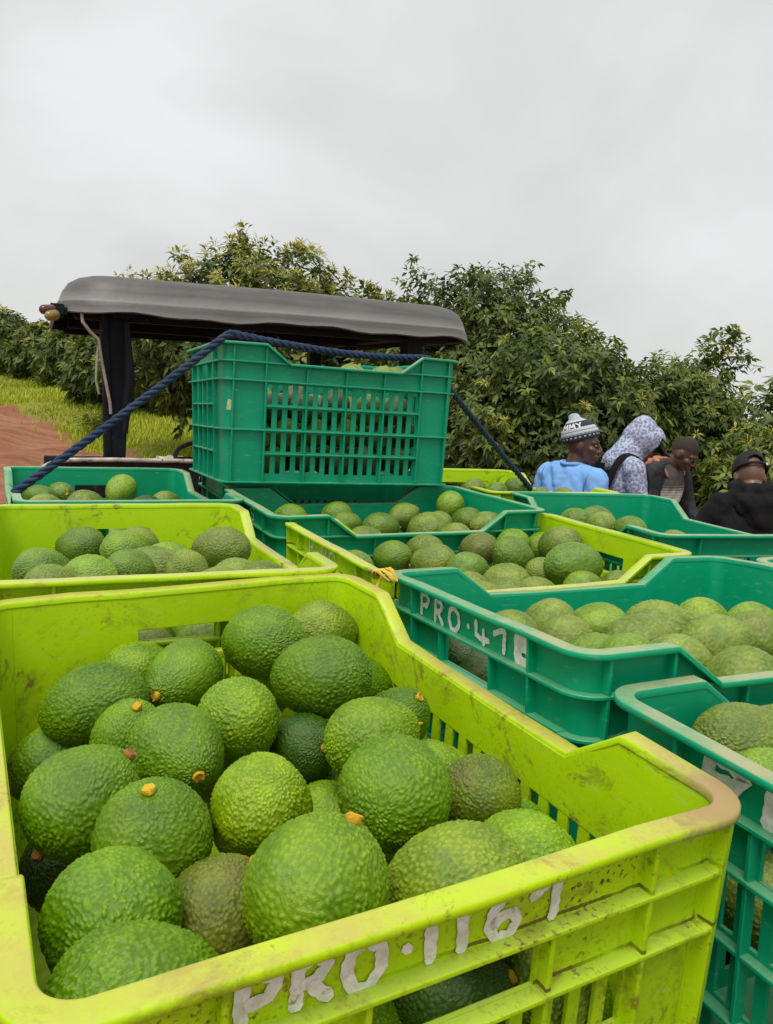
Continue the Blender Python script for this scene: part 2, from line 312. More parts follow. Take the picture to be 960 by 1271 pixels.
# ---------------------------------------------------------------- measured layout (world metres)
DATA = {"frames":{"F":[[-0.0801,0.5742,1.4888],[-0.4803,0.8769,0.0207],[-0.8771,-0.4798,-0.0244],[-0.0115,-0.0299,0.9995]],
"YC":[[0.1579,1.2696,1.4911],[0.8976,0.4405,0.0153],[-0.4406,0.8977,0.0057],[-0.0112,-0.0118,0.9999]],
"G3":[[0.3336,0.888,1.5073],[0.9119,0.4102,0.0107],[-0.4091,0.9109,-0.0534],[-0.0317,0.0443,0.9985]],
"G2":[[-0.0155,1.5853,1.5023],[0.9105,0.4131,0.0174],[-0.4131,0.9107,-0.0038],[-0.0174,-0.0038,0.9998]],
"GR":[[0.5093,0.526,1.4951],[0.9085,0.4178,0.0108],[-0.4178,0.9086,-0.0039],[-0.0114,-0.0009,0.9999]],
"Y2":[[-0.3406,1.0763,1.5005],[-0.4163,0.9092,-0.0072],[-0.9092,-0.4163,-0.0076],[-0.0099,0.0034,0.9999]],
"G4":[[0.5529,1.6092,1.509],[-0.3338,0.9426,0.0],[-0.9426,-0.3338,0.0],[0.0,0.0,1.0]],
"S":[[-0.182,1.8937,1.7932],[0.9103,0.4139,-0.0018],[-0.4137,0.9098,-0.0316],[-0.0115,0.0295,0.9995]],
"G1":[[-0.5657,1.6101,1.5],[-0.4679,0.8838,0.0],[-0.8838,-0.4679,0.0],[0.0,0.0,1.0]],
"Y3":[[0.3133,2.19,1.5],[-0.4131,0.9107,0.0],[-0.9107,-0.4131,0.0],[0.0,0.0,1.0]],
"G5":[[0.8383,0.9842,1.504],[-0.4602,0.8878,0.0],[-0.8878,-0.4602,0.0],[0.0,0.0,1.0]],
"G6":[[-0.1673,1.9665,1.496],[0.9107,0.4131,0.0],[-0.4131,0.9107,0.0],[0.0,-0.0,1.0]],
"OR":[[-0.4326,0.3814,1.459],[-0.4726,0.8813,0.0],[-0.8813,-0.4726,0.0],[0.0,0.0,1.0]]},
"av":{"F":[[-0.114,0.7512,1.4587,0.0392,-0.892,0.41,-0.188,1.18,0,0,1,327],[-0.0612,0.8392,1.447,0.0363,0.784,0.606,-0.134,1.25,1,0,1,402],[-0.0498,0.6741,1.4552,0.04,-0.937,0.305,-0.172,1.24,0,0,1,398],[-0.1767,0.6903,1.4412,0.0359,-0.275,-0.959,-0.062,1.3,0,1,1,228],[-0.2354,0.6297,1.4342,0.0361,-0.957,-0.159,-0.242,1.3,0,0,1,118],[-0.1102,0.6085,1.4391,0.0362,0.5,0.371,-0.783,1.02,2,0,1,296],[-0.143,0.5478,1.4377,0.0383,0.591,-0.806,-0.029,1.09,0,1,1,221],[-0.1924,0.5885,1.4275,0.0315,0.283,-0.32,0.904,1.11,0,1,1,160],[-0.1857,0.4792,1.4342,0.0404,0.649,0.342,0.68,1.0,0,1,1,92],[-0.2707,0.6258,1.3845,0.0315,0.722,0.331,0.608,1.29,0,1,1,64],[-0.1286,0.4405,1.4348,0.038,-0.005,-0.265,0.964,1.0,0,1,1,190],[-0.0708,0.4808,1.4361,0.0359,-0.47,0.419,-0.777,1.0,3,0,1,323],[-0.0561,0.6311,1.4075,0.0319,0.581,-0.719,0.382,1.0,4,1,1,380],[0.0007,0.5819,1.4419,0.0372,0.846,0.517,0.132,1.13,2,0,1,464],[0.016,0.4805,1.4521,0.0395,0.304,0.949,-0.082,1.0,0,0,1,489],[0.0189,0.6702,1.4178,0.0315,0.5,-0.347,0.793,1.3,0,1,1,490],[0.0462,0.603,1.4038,0.0315,-0.922,0.318,-0.221,1.18,2,0,1,530],[0.0787,0.5228,1.4284,0.0315,-0.058,-0.147,-0.987,1.04,5,0,1,597],[0.052,0.4086,1.4354,0.039,-0.914,0.209,-0.347,1.19,1,0,1,566],[0.0978,0.4541,1.425,0.0321,-0.824,0.524,-0.217,1.19,2,0,1,648],[-0.0239,0.3777,1.4487,0.0418,0.417,0.313,0.853,1.0,2,1,1,394],[-0.1282,0.3704,1.4326,0.0386,-0.246,0.956,-0.159,1.0,0,0,1,130],[-0.0803,0.4058,1.4121,0.0344,0.525,0.359,0.772,1.0,6,1,1,268],[-0.0963,0.3136,1.4324,0.038,0.849,0.5,-0.17,1.15,0,0,1,173],[-0.2152,0.5279,1.3533,0.0358,-0.364,-0.651,0.666,1.0,4,1,1,78],[-0.0312,0.5865,1.3697,0.0315,0.899,0.404,-0.171,1.13,2,0,1,408],[0.0539,0.4038,1.3718,0.033,0.901,-0.085,0.426,1.15,4,1,1,560],[0.0519,0.4349,1.3228,0.0322,0.958,0.244,-0.151,1.12,0,0,1,545],[-0.0199,0.772,1.4148,0.0339,0.86,0.346,-0.374,1.3,0,0,1,452],[-0.1173,0.8016,1.3952,0.0338,-0.92,0.343,-0.189,1.11,2,0,1,330],[-0.2378,0.7484,1.4211,0.0326,0.683,0.725,0.083,1.18,2,0,1,170],[0.1082,0.5439,1.3884,0.0315,-0.72,0.574,-0.39,1.15,0,0,1,648],[0.1117,0.4237,1.3744,0.0332,0.216,0.924,0.314,1.13,1,0,0,0],[-0.0013,0.3768,1.3563,0.0335,0.387,0.919,0.074,1.21,0,0,0,0],[-0.0268,0.4444,1.3708,0.0352,0.512,0.735,0.445,1.12,1,0,0,0],[0.047,0.5694,1.3517,0.0341,0.86,0.013,0.51,1.15,2,0,0,0],[-0.0005,0.5316,1.3701,0.0341,0.323,0.901,-0.291,1.21,1,0,0,0],[-0.0601,0.5035,1.3601,0.0344,0.163,0.655,-0.738,1.07,4,0,0,0],[0.0396,0.6494,1.362,0.036,-0.665,0.576,-0.476,1.11,0,0,0,0],[-0.0267,0.6462,1.3488,0.0367,0.164,0.771,-0.615,1.19,0,0,0,0],[-0.0919,0.5778,1.3689,0.0342,-0.665,0.746,-0.034,1.06,0,0,0,0],[-0.1486,0.5377,1.3607,0.0357,0.452,0.871,-0.194,1.09,4,0,0,0],[-0.086,0.6744,1.3657,0.0362,-0.445,0.178,-0.877,1.15,4,0,0,0],[-0.1452,0.6449,1.3792,0.0335,0.831,0.419,0.366,1.16,1,0,0,0],[-0.1998,0.6078,1.3573,0.0364,-0.063,0.996,0.06,1.15,0,0,0,0],[-0.0527,0.7487,1.3629,0.0348,-0.048,-0.354,0.934,1.17,0,0,0,0],[-0.1158,0.7339,1.373,0.0358,0.024,0.725,0.688,1.07,1,0,0,0],[-0.1732,0.7018,1.3741,0.0349,-0.948,-0.184,-0.261,1.06,2,0,0,0],[-0.2334,0.6652,1.357,0.0339,0.597,0.796,-0.101,1.06,0,0,0,0],[0.1364,0.4748,1.3119,0.0347,-0.69,-0.503,-0.52,1.08,0,0,0,0],[0.082,0.4654,1.2803,0.0327,0.57,0.39,-0.723,1.11,0,0,0,0]],
"Y2":[[-0.4413,0.9949,1.4568,0.0332,0.717,0.696,-0.034,1.15,0,0,1,53],[-0.3912,0.9053,1.4582,0.0315,0.534,0.828,-0.17,1.14,1,0,1,64],[-0.4707,1.194,1.4488,0.0348,-0.996,0.058,-0.074,1.17,0,0,1,100],[-0.3659,0.9575,1.4595,0.0315,-0.982,0.161,-0.1,1.2,2,0,1,112],[-0.329,0.8631,1.4584,0.0328,0.76,0.648,-0.045,1.08,1,0,1,112],[-0.3861,1.1501,1.4593,0.0315,0.691,0.722,0.047,1.24,2,0,1,156],[-0.3846,1.2068,1.4542,0.0317,0.653,0.75,-0.1,1.11,1,0,1,172],[-0.3311,1.0008,1.4628,0.0315,-0.455,-0.853,0.254,1.22,0,1,1,160],[-0.3189,1.0578,1.45,0.0379,-0.996,0.042,-0.072,1.3,1,0,1,188],[-0.3129,1.117,1.4503,0.0315,0.863,0.502,-0.051,1.3,2,0,1,208],[-0.2625,1.0292,1.4592,0.0315,-0.391,0.685,-0.614,1.0,1,0,1,232],[-0.2443,1.1582,1.4662,0.0366,-0.994,0.08,-0.078,1.3,5,0,1,275],[-0.2041,0.9421,1.4593,0.0315,-0.955,0.227,-0.189,1.21,1,0,1,268],[-0.1912,1.0109,1.4555,0.0315,0.882,0.468,-0.054,1.21,1,0,1,295],[-0.1503,0.9733,1.4634,0.0315,0.831,0.551,-0.079,1.17,1,0,1,327],[-0.1353,0.9254,1.3892,0.0326,-0.898,0.23,-0.375,1.12,4,0,0,0],[-0.2021,0.8983,1.407,0.0347,-0.997,0.015,-0.077,1.17,1,0,0,0],[-0.2643,0.8674,1.4005,0.0346,-0.693,0.716,-0.084,1.05,1,0,0,0],[-0.2383,0.9711,1.3939,0.0326,-0.559,-0.063,-0.827,1.22,0,0,0,0],[-0.292,0.9319,1.4034,0.0347,-0.877,0.47,0.101,1.2,2,0,0,0],[-0.3723,0.9108,1.3959,0.0346,-0.956,-0.26,-0.139,1.17,0,0,0,0],[-0.3306,1.0083,1.396,0.0341,0.326,0.582,-0.745,1.08,0,0,0,0],[-0.2598,1.1984,1.3674,0.0347,-0.442,0.896,-0.039,1.06,0,0,0,0],[-0.3955,1.1389,1.3817,0.035,0.891,-0.329,-0.313,1.09,1,0,0,0],[-0.4587,1.1106,1.3816,0.0361,-0.761,0.338,-0.554,1.14,1,0,0,0],[-0.2973,1.2644,1.3783,0.0356,0.406,0.596,0.693,1.17,4,0,0,0],[-0.3437,1.2309,1.4061,0.0328,0.631,0.759,-0.164,1.05,1,0,0,0],[-0.4201,1.2052,1.3827,0.0369,0.314,0.679,-0.663,1.13,4,0,0,0],[-0.4787,1.1733,1.3878,0.035,-0.329,0.317,0.89,1.06,1,0,0,0]],
"G1":[[-0.7547,1.6825,1.445,0.0315,-0.984,0.156,-0.081,1.3,0,0,1,48],[-0.7322,1.7411,1.445,0.0316,0.669,-0.71,0.217,1.3,0,1,1,75],[-0.6198,1.6008,1.445,0.039,0.577,0.813,-0.077,1.09,1,0,1,107],[-0.6268,1.8296,1.4529,0.0373,-0.199,-0.786,-0.586,1.18,3,1,1,150],[-0.4878,1.7216,1.445,0.0315,0.838,0.546,-0.021,1.08,1,0,1,207],[-0.6789,1.5419,1.445,0.0324,0.742,0.668,-0.048,1.19,1,0,1,56],[-0.5024,1.6143,1.445,0.0315,-0.982,0.171,-0.086,1.3,4,0,1,180],[-0.3508,1.4808,1.3858,0.0331,-0.245,0.912,-0.329,1.16,0,0,0,0],[-0.4288,1.4474,1.3911,0.0369,-0.317,-0.84,-0.44,1.19,1,0,0,0],[-0.4842,1.4011,1.3923,0.0332,0.939,0.301,-0.166,1.12,2,0,0,0],[-0.5594,1.3719,1.3966,0.0366,-0.16,0.306,0.939,1.17,2,0,0,0],[-0.4592,1.5078,1.3891,0.0346,-0.958,0.212,0.195,1.14,0,0,0,0],[-0.518,1.4688,1.403,0.033,0.609,0.674,0.419,1.07,1,0,0,0],[-0.4956,1.5839,1.3872,0.036,-0.664,0.662,-0.348,1.16,0,0,0,0],[-0.4582,1.6776,1.3829,0.0327,-0.804,0.228,-0.55,1.19,4,0,0,0],[-0.526,1.6487,1.3969,0.0369,0.509,-0.693,-0.51,1.14,0,0,0,0],[-0.5902,1.6072,1.3847,0.0325,-0.118,0.986,-0.12,1.15,1,0,0,0],[-0.6567,1.566,1.3852,0.0368,0.86,-0.504,0.083,1.22,0,0,0,0],[-0.4836,1.7503,1.3888,0.0365,0.739,0.639,-0.213,1.13,0,0,0,0],[-0.6194,1.6747,1.3828,0.0343,-0.287,0.562,-0.776,1.1,1,0,0,0],[-0.6943,1.6326,1.3941,0.0334,-0.841,0.527,0.119,1.19,4,0,0,0],[-0.5777,1.7698,1.3812,0.0344,-0.73,0.603,0.321,1.17,1,0,0,0],[-0.6514,1.7314,1.3809,0.0357,0.917,-0.144,-0.372,1.12,0,0,0,0],[-0.7219,1.6946,1.3914,0.0334,-0.632,0.12,0.766,1.05,4,0,0,0]],
"G2":[[-0.2021,1.6179,1.4442,0.0343,-0.982,0.169,-0.087,1.12,2,0,1,359],[-0.1057,1.6805,1.4461,0.0333,-0.934,0.357,0.033,1.11,0,0,1,419],[-0.0813,1.5677,1.4461,0.0315,0.827,0.56,-0.039,1.22,0,0,1,429],[-0.0093,1.5533,1.4473,0.0336,0.96,0.28,0.014,1.19,0,0,1,473],[0.0397,1.7219,1.4488,0.0324,0.83,0.327,0.452,1.18,1,0,1,502],[0.0841,1.5467,1.4489,0.039,-0.832,0.535,-0.143,1.12,1,0,1,531],[0.1451,1.7769,1.4736,0.0348,0.074,0.906,0.418,1.06,2,0,1,569],[0.1749,1.6957,1.4511,0.0315,-0.764,0.629,-0.146,1.27,0,0,1,579],[0.2135,1.6347,1.4556,0.0315,0.885,0.45,0.117,1.3,1,0,1,607],[0.1356,1.491,1.4471,0.0315,-0.803,0.576,-0.154,1.13,1,0,1,566],[-0.034,1.414,1.4425,0.0315,0.822,0.567,-0.053,1.3,1,0,1,455],[0.1129,1.6275,1.4497,0.0315,0.002,0.998,-0.056,1.0,1,0,1,546],[-0.221,1.5136,1.4005,0.0355,0.817,0.488,0.307,1.19,0,0,0,0],[-0.2531,1.5833,1.3973,0.0331,0.748,0.038,-0.663,1.09,4,0,0,0],[-0.1506,1.5487,1.3877,0.0364,-0.846,0.296,-0.443,1.14,0,0,0,0],[-0.0204,1.4423,1.3913,0.0331,0.735,0.124,-0.667,1.14,4,0,0,0],[-0.0519,1.5122,1.406,0.0349,-0.879,-0.115,-0.463,1.06,1,0,0,0],[-0.0823,1.5765,1.3836,0.0364,-0.079,-0.989,0.124,1.16,4,0,0,0],[-0.1187,1.6445,1.3816,0.033,0.461,0.044,-0.886,1.11,4,0,0,0],[0.0399,1.4766,1.3929,0.0334,-0.772,0.417,-0.48,1.18,0,0,0,0],[0.0142,1.5431,1.391,0.033,-0.689,-0.215,-0.692,1.17,4,0,0,0],[-0.0068,1.61,1.3966,0.0369,0.795,0.191,0.576,1.14,4,0,0,0],[0.077,1.5829,1.3894,0.0363,0.853,0.452,-0.262,1.06,0,0,0,0],[0.0472,1.6482,1.3904,0.0345,0.318,0.946,-0.066,1.11,4,0,0,0],[0.0159,1.7082,1.3949,0.0326,0.583,0.09,-0.808,1.12,4,0,0,0],[0.1806,1.5436,1.4011,0.0328,-0.226,0.963,0.15,1.07,0,0,0,0],[0.0819,1.7326,1.406,0.0333,0.191,0.843,-0.502,1.07,2,0,0,0]],
"YC":[[0.0131,1.3307,1.4352,0.0315,-0.852,0.501,-0.156,1.2,0,0,1,486],[0.0698,1.3917,1.4382,0.0315,-0.878,0.457,-0.145,1.29,1,0,1,525],[0.0852,1.2979,1.4357,0.0348,-0.93,0.307,-0.201,1.2,1,0,1,539],[0.1388,1.2608,1.4358,0.0315,0.986,0.166,0.026,1.18,0,0,1,581],[0.1717,1.4133,1.443,0.034,-0.798,0.581,-0.163,1.19,6,0,1,594],[0.2292,1.3642,1.4431,0.0374,0.832,0.375,-0.409,1.17,0,0,1,638],[0.2445,1.4774,1.444,0.0315,0.969,0.248,0.014,1.13,2,0,1,636],[-0.0483,1.2263,1.4333,0.0315,-0.956,0.269,-0.119,1.13,1,0,1,438],[0.19,1.1879,1.4289,0.0382,-0.738,0.644,-0.203,1.14,1,0,1,628],[0.1299,1.1512,1.4281,0.0315,-0.841,0.539,-0.042,1.14,1,0,1,582],[0.1818,1.1242,1.4279,0.0315,0.989,0.148,0.025,1.14,1,0,1,627],[0.1431,1.0978,1.427,0.0315,0.991,0.132,0.028,1.19,1,0,1,604],[0.2311,1.1425,1.4265,0.0329,0.98,0.175,0.094,1.12,1,0,1,665],[0.2616,1.2671,1.4323,0.0315,0.78,0.341,-0.525,1.0,1,0,1,674],[0.3261,1.4351,1.4558,0.0364,-0.681,0.692,-0.24,1.3,1,0,1,700],[0.3059,1.237,1.459,0.0396,0.976,0.216,0.015,1.3,0,0,1,712],[0.302,1.4931,1.4404,0.0315,0.235,0.968,-0.089,1.06,2,0,1,672],[0.3093,1.1794,1.4329,0.0315,0.968,0.25,-0.001,1.1,2,0,1,726],[0.3711,1.2097,1.4306,0.0315,-0.634,0.719,-0.285,1.19,1,0,1,769],[-0.0466,1.1894,1.3804,0.0349,0.04,0.999,-0.028,1.13,4,0,0,0],[-0.0761,1.2701,1.3763,0.0343,0.51,0.755,0.413,1.1,0,0,0,0],[0.0504,1.1638,1.3871,0.0362,-0.877,-0.456,0.15,1.17,0,0,0,0],[0.0237,1.226,1.3673,0.0342,0.96,0.136,-0.244,1.06,4,0,0,0],[-0.0087,1.2929,1.3781,0.0359,-0.189,0.768,-0.611,1.07,0,0,0,0],[0.1207,1.2011,1.38,0.0339,-0.415,0.483,0.771,1.18,4,0,0,0],[0.048,1.3281,1.3838,0.0354,-0.262,0.54,0.8,1.16,2,0,0,0],[0.1582,1.2942,1.3866,0.0345,0.055,0.814,0.578,1.15,0,0,0,0],[0.1179,1.3611,1.3796,0.0362,0.673,-0.052,-0.737,1.19,1,0,0,0],[0.2254,1.315,1.3694,0.0339,0.328,-0.742,-0.585,1.15,0,0,0,0],[0.1832,1.3913,1.3845,0.0343,-0.019,0.897,-0.441,1.18,1,0,0,0],[0.3079,1.2902,1.3921,0.0343,0.501,0.684,-0.531,1.06,1,0,0,0],[0.2824,1.3497,1.3849,0.0357,0.359,0.851,-0.384,1.07,2,0,0,0]],
"G4":[[0.4788,1.7338,1.454,0.0342,-0.667,0.728,-0.16,1.12,1,0,1,746],[0.489,1.8084,1.4538,0.0377,0.99,0.137,0.04,1.16,0,0,1,741],[0.5325,1.6906,1.454,0.0315,-0.631,0.775,0.03,1.3,0,0,1,783],[0.5718,1.5293,1.454,0.0315,1.0,0.023,-0.016,1.1,1,0,1,838],[0.606,1.4512,1.4545,0.0315,-0.542,0.817,-0.197,1.08,1,0,1,879],[0.6495,1.4898,1.4536,0.0315,0.993,0.113,0.04,1.12,1,0,1,897],[0.4317,1.7799,1.4543,0.0315,-0.807,0.574,-0.14,1.22,0,0,1,714],[0.7406,1.449,1.4082,0.033,-0.547,0.657,0.518,1.14,0,0,0,0],[0.6748,1.4215,1.3928,0.0343,-0.58,0.444,-0.682,1.18,1,0,0,0],[0.7063,1.5229,1.3942,0.0348,-0.412,0.678,-0.609,1.07,4,0,0,0],[0.6557,1.4828,1.3923,0.0347,-0.076,0.709,-0.701,1.1,0,0,0,0],[0.6971,1.5827,1.4211,0.0365,0.85,0.385,-0.36,1.18,1,0,0,0],[0.555,1.5429,1.394,0.0352,0.064,0.169,-0.984,1.07,0,0,0,0],[0.4727,1.5241,1.3852,0.0335,0.902,0.418,-0.107,1.14,0,0,0,0],[0.6641,1.6521,1.4056,0.0368,0.459,0.113,-0.881,1.12,1,0,0,0],[0.54,1.6047,1.3864,0.0337,-0.134,-0.057,-0.989,1.13,2,0,0,0],[0.4538,1.5841,1.4004,0.0353,0.892,-0.149,-0.427,1.1,0,0,0,0],[0.6462,1.7222,1.4034,0.0341,0.862,-0.482,0.156,1.1,4,0,0,0],[0.5873,1.6973,1.3982,0.0334,0.763,0.509,-0.4,1.09,2,0,0,0],[0.5025,1.6828,1.4004,0.0331,-0.758,0.638,0.134,1.05,0,0,0,0],[0.5484,1.7633,1.3982,0.0346,0.867,-0.285,-0.41,1.1,2,0,0,0],[0.4799,1.7422,1.3908,0.0344,0.618,0.786,-0.002,1.16,0,0,0,0],[0.4166,1.7192,1.405,0.0345,-0.286,0.642,-0.712,1.18,2,0,0,0]],
"G3":[[0.2062,0.9312,1.4445,0.0334,-0.777,0.588,-0.223,1.09,1,0,1,682],[0.2106,0.872,1.4451,0.0317,-0.74,0.626,-0.244,1.19,1,0,1,700],[0.2646,0.9256,1.4479,0.0315,-0.724,0.682,-0.104,1.27,2,0,1,742],[0.3336,0.9142,1.45,0.039,-0.748,0.66,-0.065,1.18,1,0,1,817],[0.296,0.8529,1.4485,0.039,0.969,0.242,0.055,1.2,1,0,1,797],[0.4126,0.9788,1.4505,0.0319,0.975,0.224,-0.002,1.15,3,0,1,873],[0.3763,0.8438,1.4565,0.0373,0.985,-0.133,0.106,1.17,1,0,1,892],[0.4332,0.8793,1.4548,0.0355,0.988,-0.023,-0.151,1.11,5,0,1,937],[0.4632,0.9509,1.4536,0.0315,0.993,0.118,0.029,1.12,2,0,1,934],[0.3549,0.7374,1.4546,0.0367,-0.597,0.738,-0.313,1.09,1,0,1,922],[0.3133,0.7868,1.4515,0.035,0.985,-0.106,-0.137,1.08,1,0,1,843],[0.2406,0.8292,1.4367,0.0315,0.971,0.236,-0.019,1.3,2,0,1,743],[0.2555,0.7811,1.4527,0.0315,-0.63,0.721,-0.289,1.11,2,0,1,777],[0.1462,0.861,1.4476,0.0315,-0.864,0.462,-0.199,1.12,1,0,1,631],[0.0976,0.8684,1.4163,0.0315,0.298,0.894,-0.335,1.0,4,0,1,575],[0.1171,0.8157,1.4143,0.0315,-0.234,0.715,-0.659,1.0,4,0,1,600],[0.1676,0.7554,1.4037,0.0359,-0.514,0.455,0.727,1.12,1,0,0,0],[0.1517,0.8079,1.363,0.0356,0.771,0.524,-0.362,1.09,1,0,0,0],[0.1063,0.884,1.3575,0.0345,-0.827,0.501,-0.254,1.09,0,0,0,0],[0.2291,0.7777,1.3961,0.035,0.373,0.918,0.135,1.19,2,0,0,0],[0.2062,0.8434,1.3807,0.0369,0.721,0.339,-0.605,1.1,0,0,0,0],[0.1669,0.9118,1.3952,0.0363,0.985,0.164,-0.052,1.2,1,0,0,0],[0.321,0.7433,1.3993,0.0331,-0.029,0.553,-0.833,1.06,4,0,0,0],[0.3006,0.8019,1.3865,0.0331,0.05,0.831,0.553,1.08,2,0,0,0],[0.2751,0.8665,1.3831,0.0358,0.048,-0.426,-0.904,1.16,4,0,0,0],[0.2347,0.9486,1.3917,0.0338,0.27,0.71,0.651,1.1,1,0,0,0],[0.3016,0.9777,1.3845,0.0334,-0.115,-0.228,-0.967,1.07,0,0,0,0],[0.4647,0.7962,1.4064,0.0359,0.854,-0.11,-0.509,1.07,2,0,0,0],[0.4245,0.8626,1.3893,0.0352,-0.071,0.623,-0.779,1.14,2,0,0,0],[0.4968,0.9065,1.4037,0.0334,0.697,0.342,0.63,1.08,4,0,0,0],[0.4758,0.969,1.3973,0.0327,-0.027,0.678,-0.734,1.14,0,0,0,0],[0.4411,1.0267,1.3863,0.0326,0.192,0.015,-0.981,1.13,4,0,0,0]],
"GR":[[0.2931,0.5864,1.4558,0.0344,0.996,-0.034,0.081,1.3,1,0,1,919],[0.2857,0.5296,1.444,0.0315,0.991,0.091,0.096,1.09,2,0,1,955],[0.349,0.6146,1.4518,0.0321,-0.701,0.632,-0.33,1.3,1,0,1,985],[0.5068,0.3799,1.423,0.0336,0.517,0.84,-0.164,1.07,0,0,0,0],[0.4332,0.5192,1.4251,0.033,0.793,0.599,0.105,1.22,2,0,0,0],[0.4131,0.585,1.4174,0.0333,0.58,0.399,0.71,1.14,1,0,0,0],[0.5317,0.4762,1.4323,0.036,0.936,-0.089,0.341,1.06,0,0,0,0],[0.51,0.5558,1.4369,0.0327,0.186,0.815,0.548,1.14,4,0,0,0],[0.4736,0.6138,1.4186,0.0366,0.911,0.197,0.362,1.1,4,0,0,0],[0.5673,0.5798,1.42,0.0365,0.294,-0.6,-0.744,1.11,0,0,0,0],[0.3167,0.4652,1.3659,0.0345,0.659,-0.528,-0.535,1.15,1,0,0,0],[0.2828,0.5242,1.3644,0.0336,0.383,-0.731,-0.564,1.21,1,0,0,0],[0.3545,0.5488,1.3741,0.0353,0.234,0.129,-0.964,1.14,0,0,0,0],[0.4649,0.5243,1.3651,0.0339,-0.795,0.424,-0.434,1.13,4,0,0,0],[0.4269,0.5984,1.3542,0.0351,0.942,-0.105,0.318,1.18,0,0,0,0],[0.551,0.4955,1.3694,0.0328,0.545,-0.236,-0.804,1.19,4,0,0,0],[0.4913,0.6291,1.3567,0.0346,-0.082,0.935,0.344,1.07,0,0,0,0],[0.5616,0.6518,1.3503,0.0338,0.751,-0.047,0.659,1.11,2,0,0,0]],
"Y3":[[0.2683,2.4103,1.445,0.0349,0.942,0.335,0.02,1.13,1,0,1,590],[0.3263,2.3396,1.445,0.0336,0.939,0.345,0.017,1.1,0,0,1,617],[0.389,2.3801,1.4595,0.0321,-0.835,0.483,0.264,1.27,0,0,1,645],[0.4417,2.2654,1.4487,0.0315,-0.703,0.699,-0.132,1.14,1,0,1,672],[0.4852,2.1675,1.4612,0.0323,-0.828,0.547,-0.121,1.1,1,0,1,705],[0.4267,2.2388,1.3929,0.0348,-0.649,0.274,0.71,1.11,4,0,0,0],[0.282,2.1865,1.414,0.0354,-0.904,0.318,-0.287,1.1,4,0,0,0],[0.3886,2.3143,1.4026,0.0353,0.933,0.335,-0.132,1.2,2,0,0,0],[0.3243,2.2845,1.3974,0.0339,-0.19,0.934,0.303,1.16,1,0,0,0],[0.3628,2.3744,1.3996,0.0351,0.885,-0.299,-0.358,1.22,0,0,0,0],[0.3018,2.358,1.3907,0.0335,0.069,0.912,-0.404,1.11,0,0,0,0],[0.2325,2.3104,1.415,0.0341,-0.06,-0.04,-0.997,1.09,4,0,0,0],[0.165,2.2918,1.4019,0.033,-0.775,0.475,-0.417,1.07,1,0,0,0]],
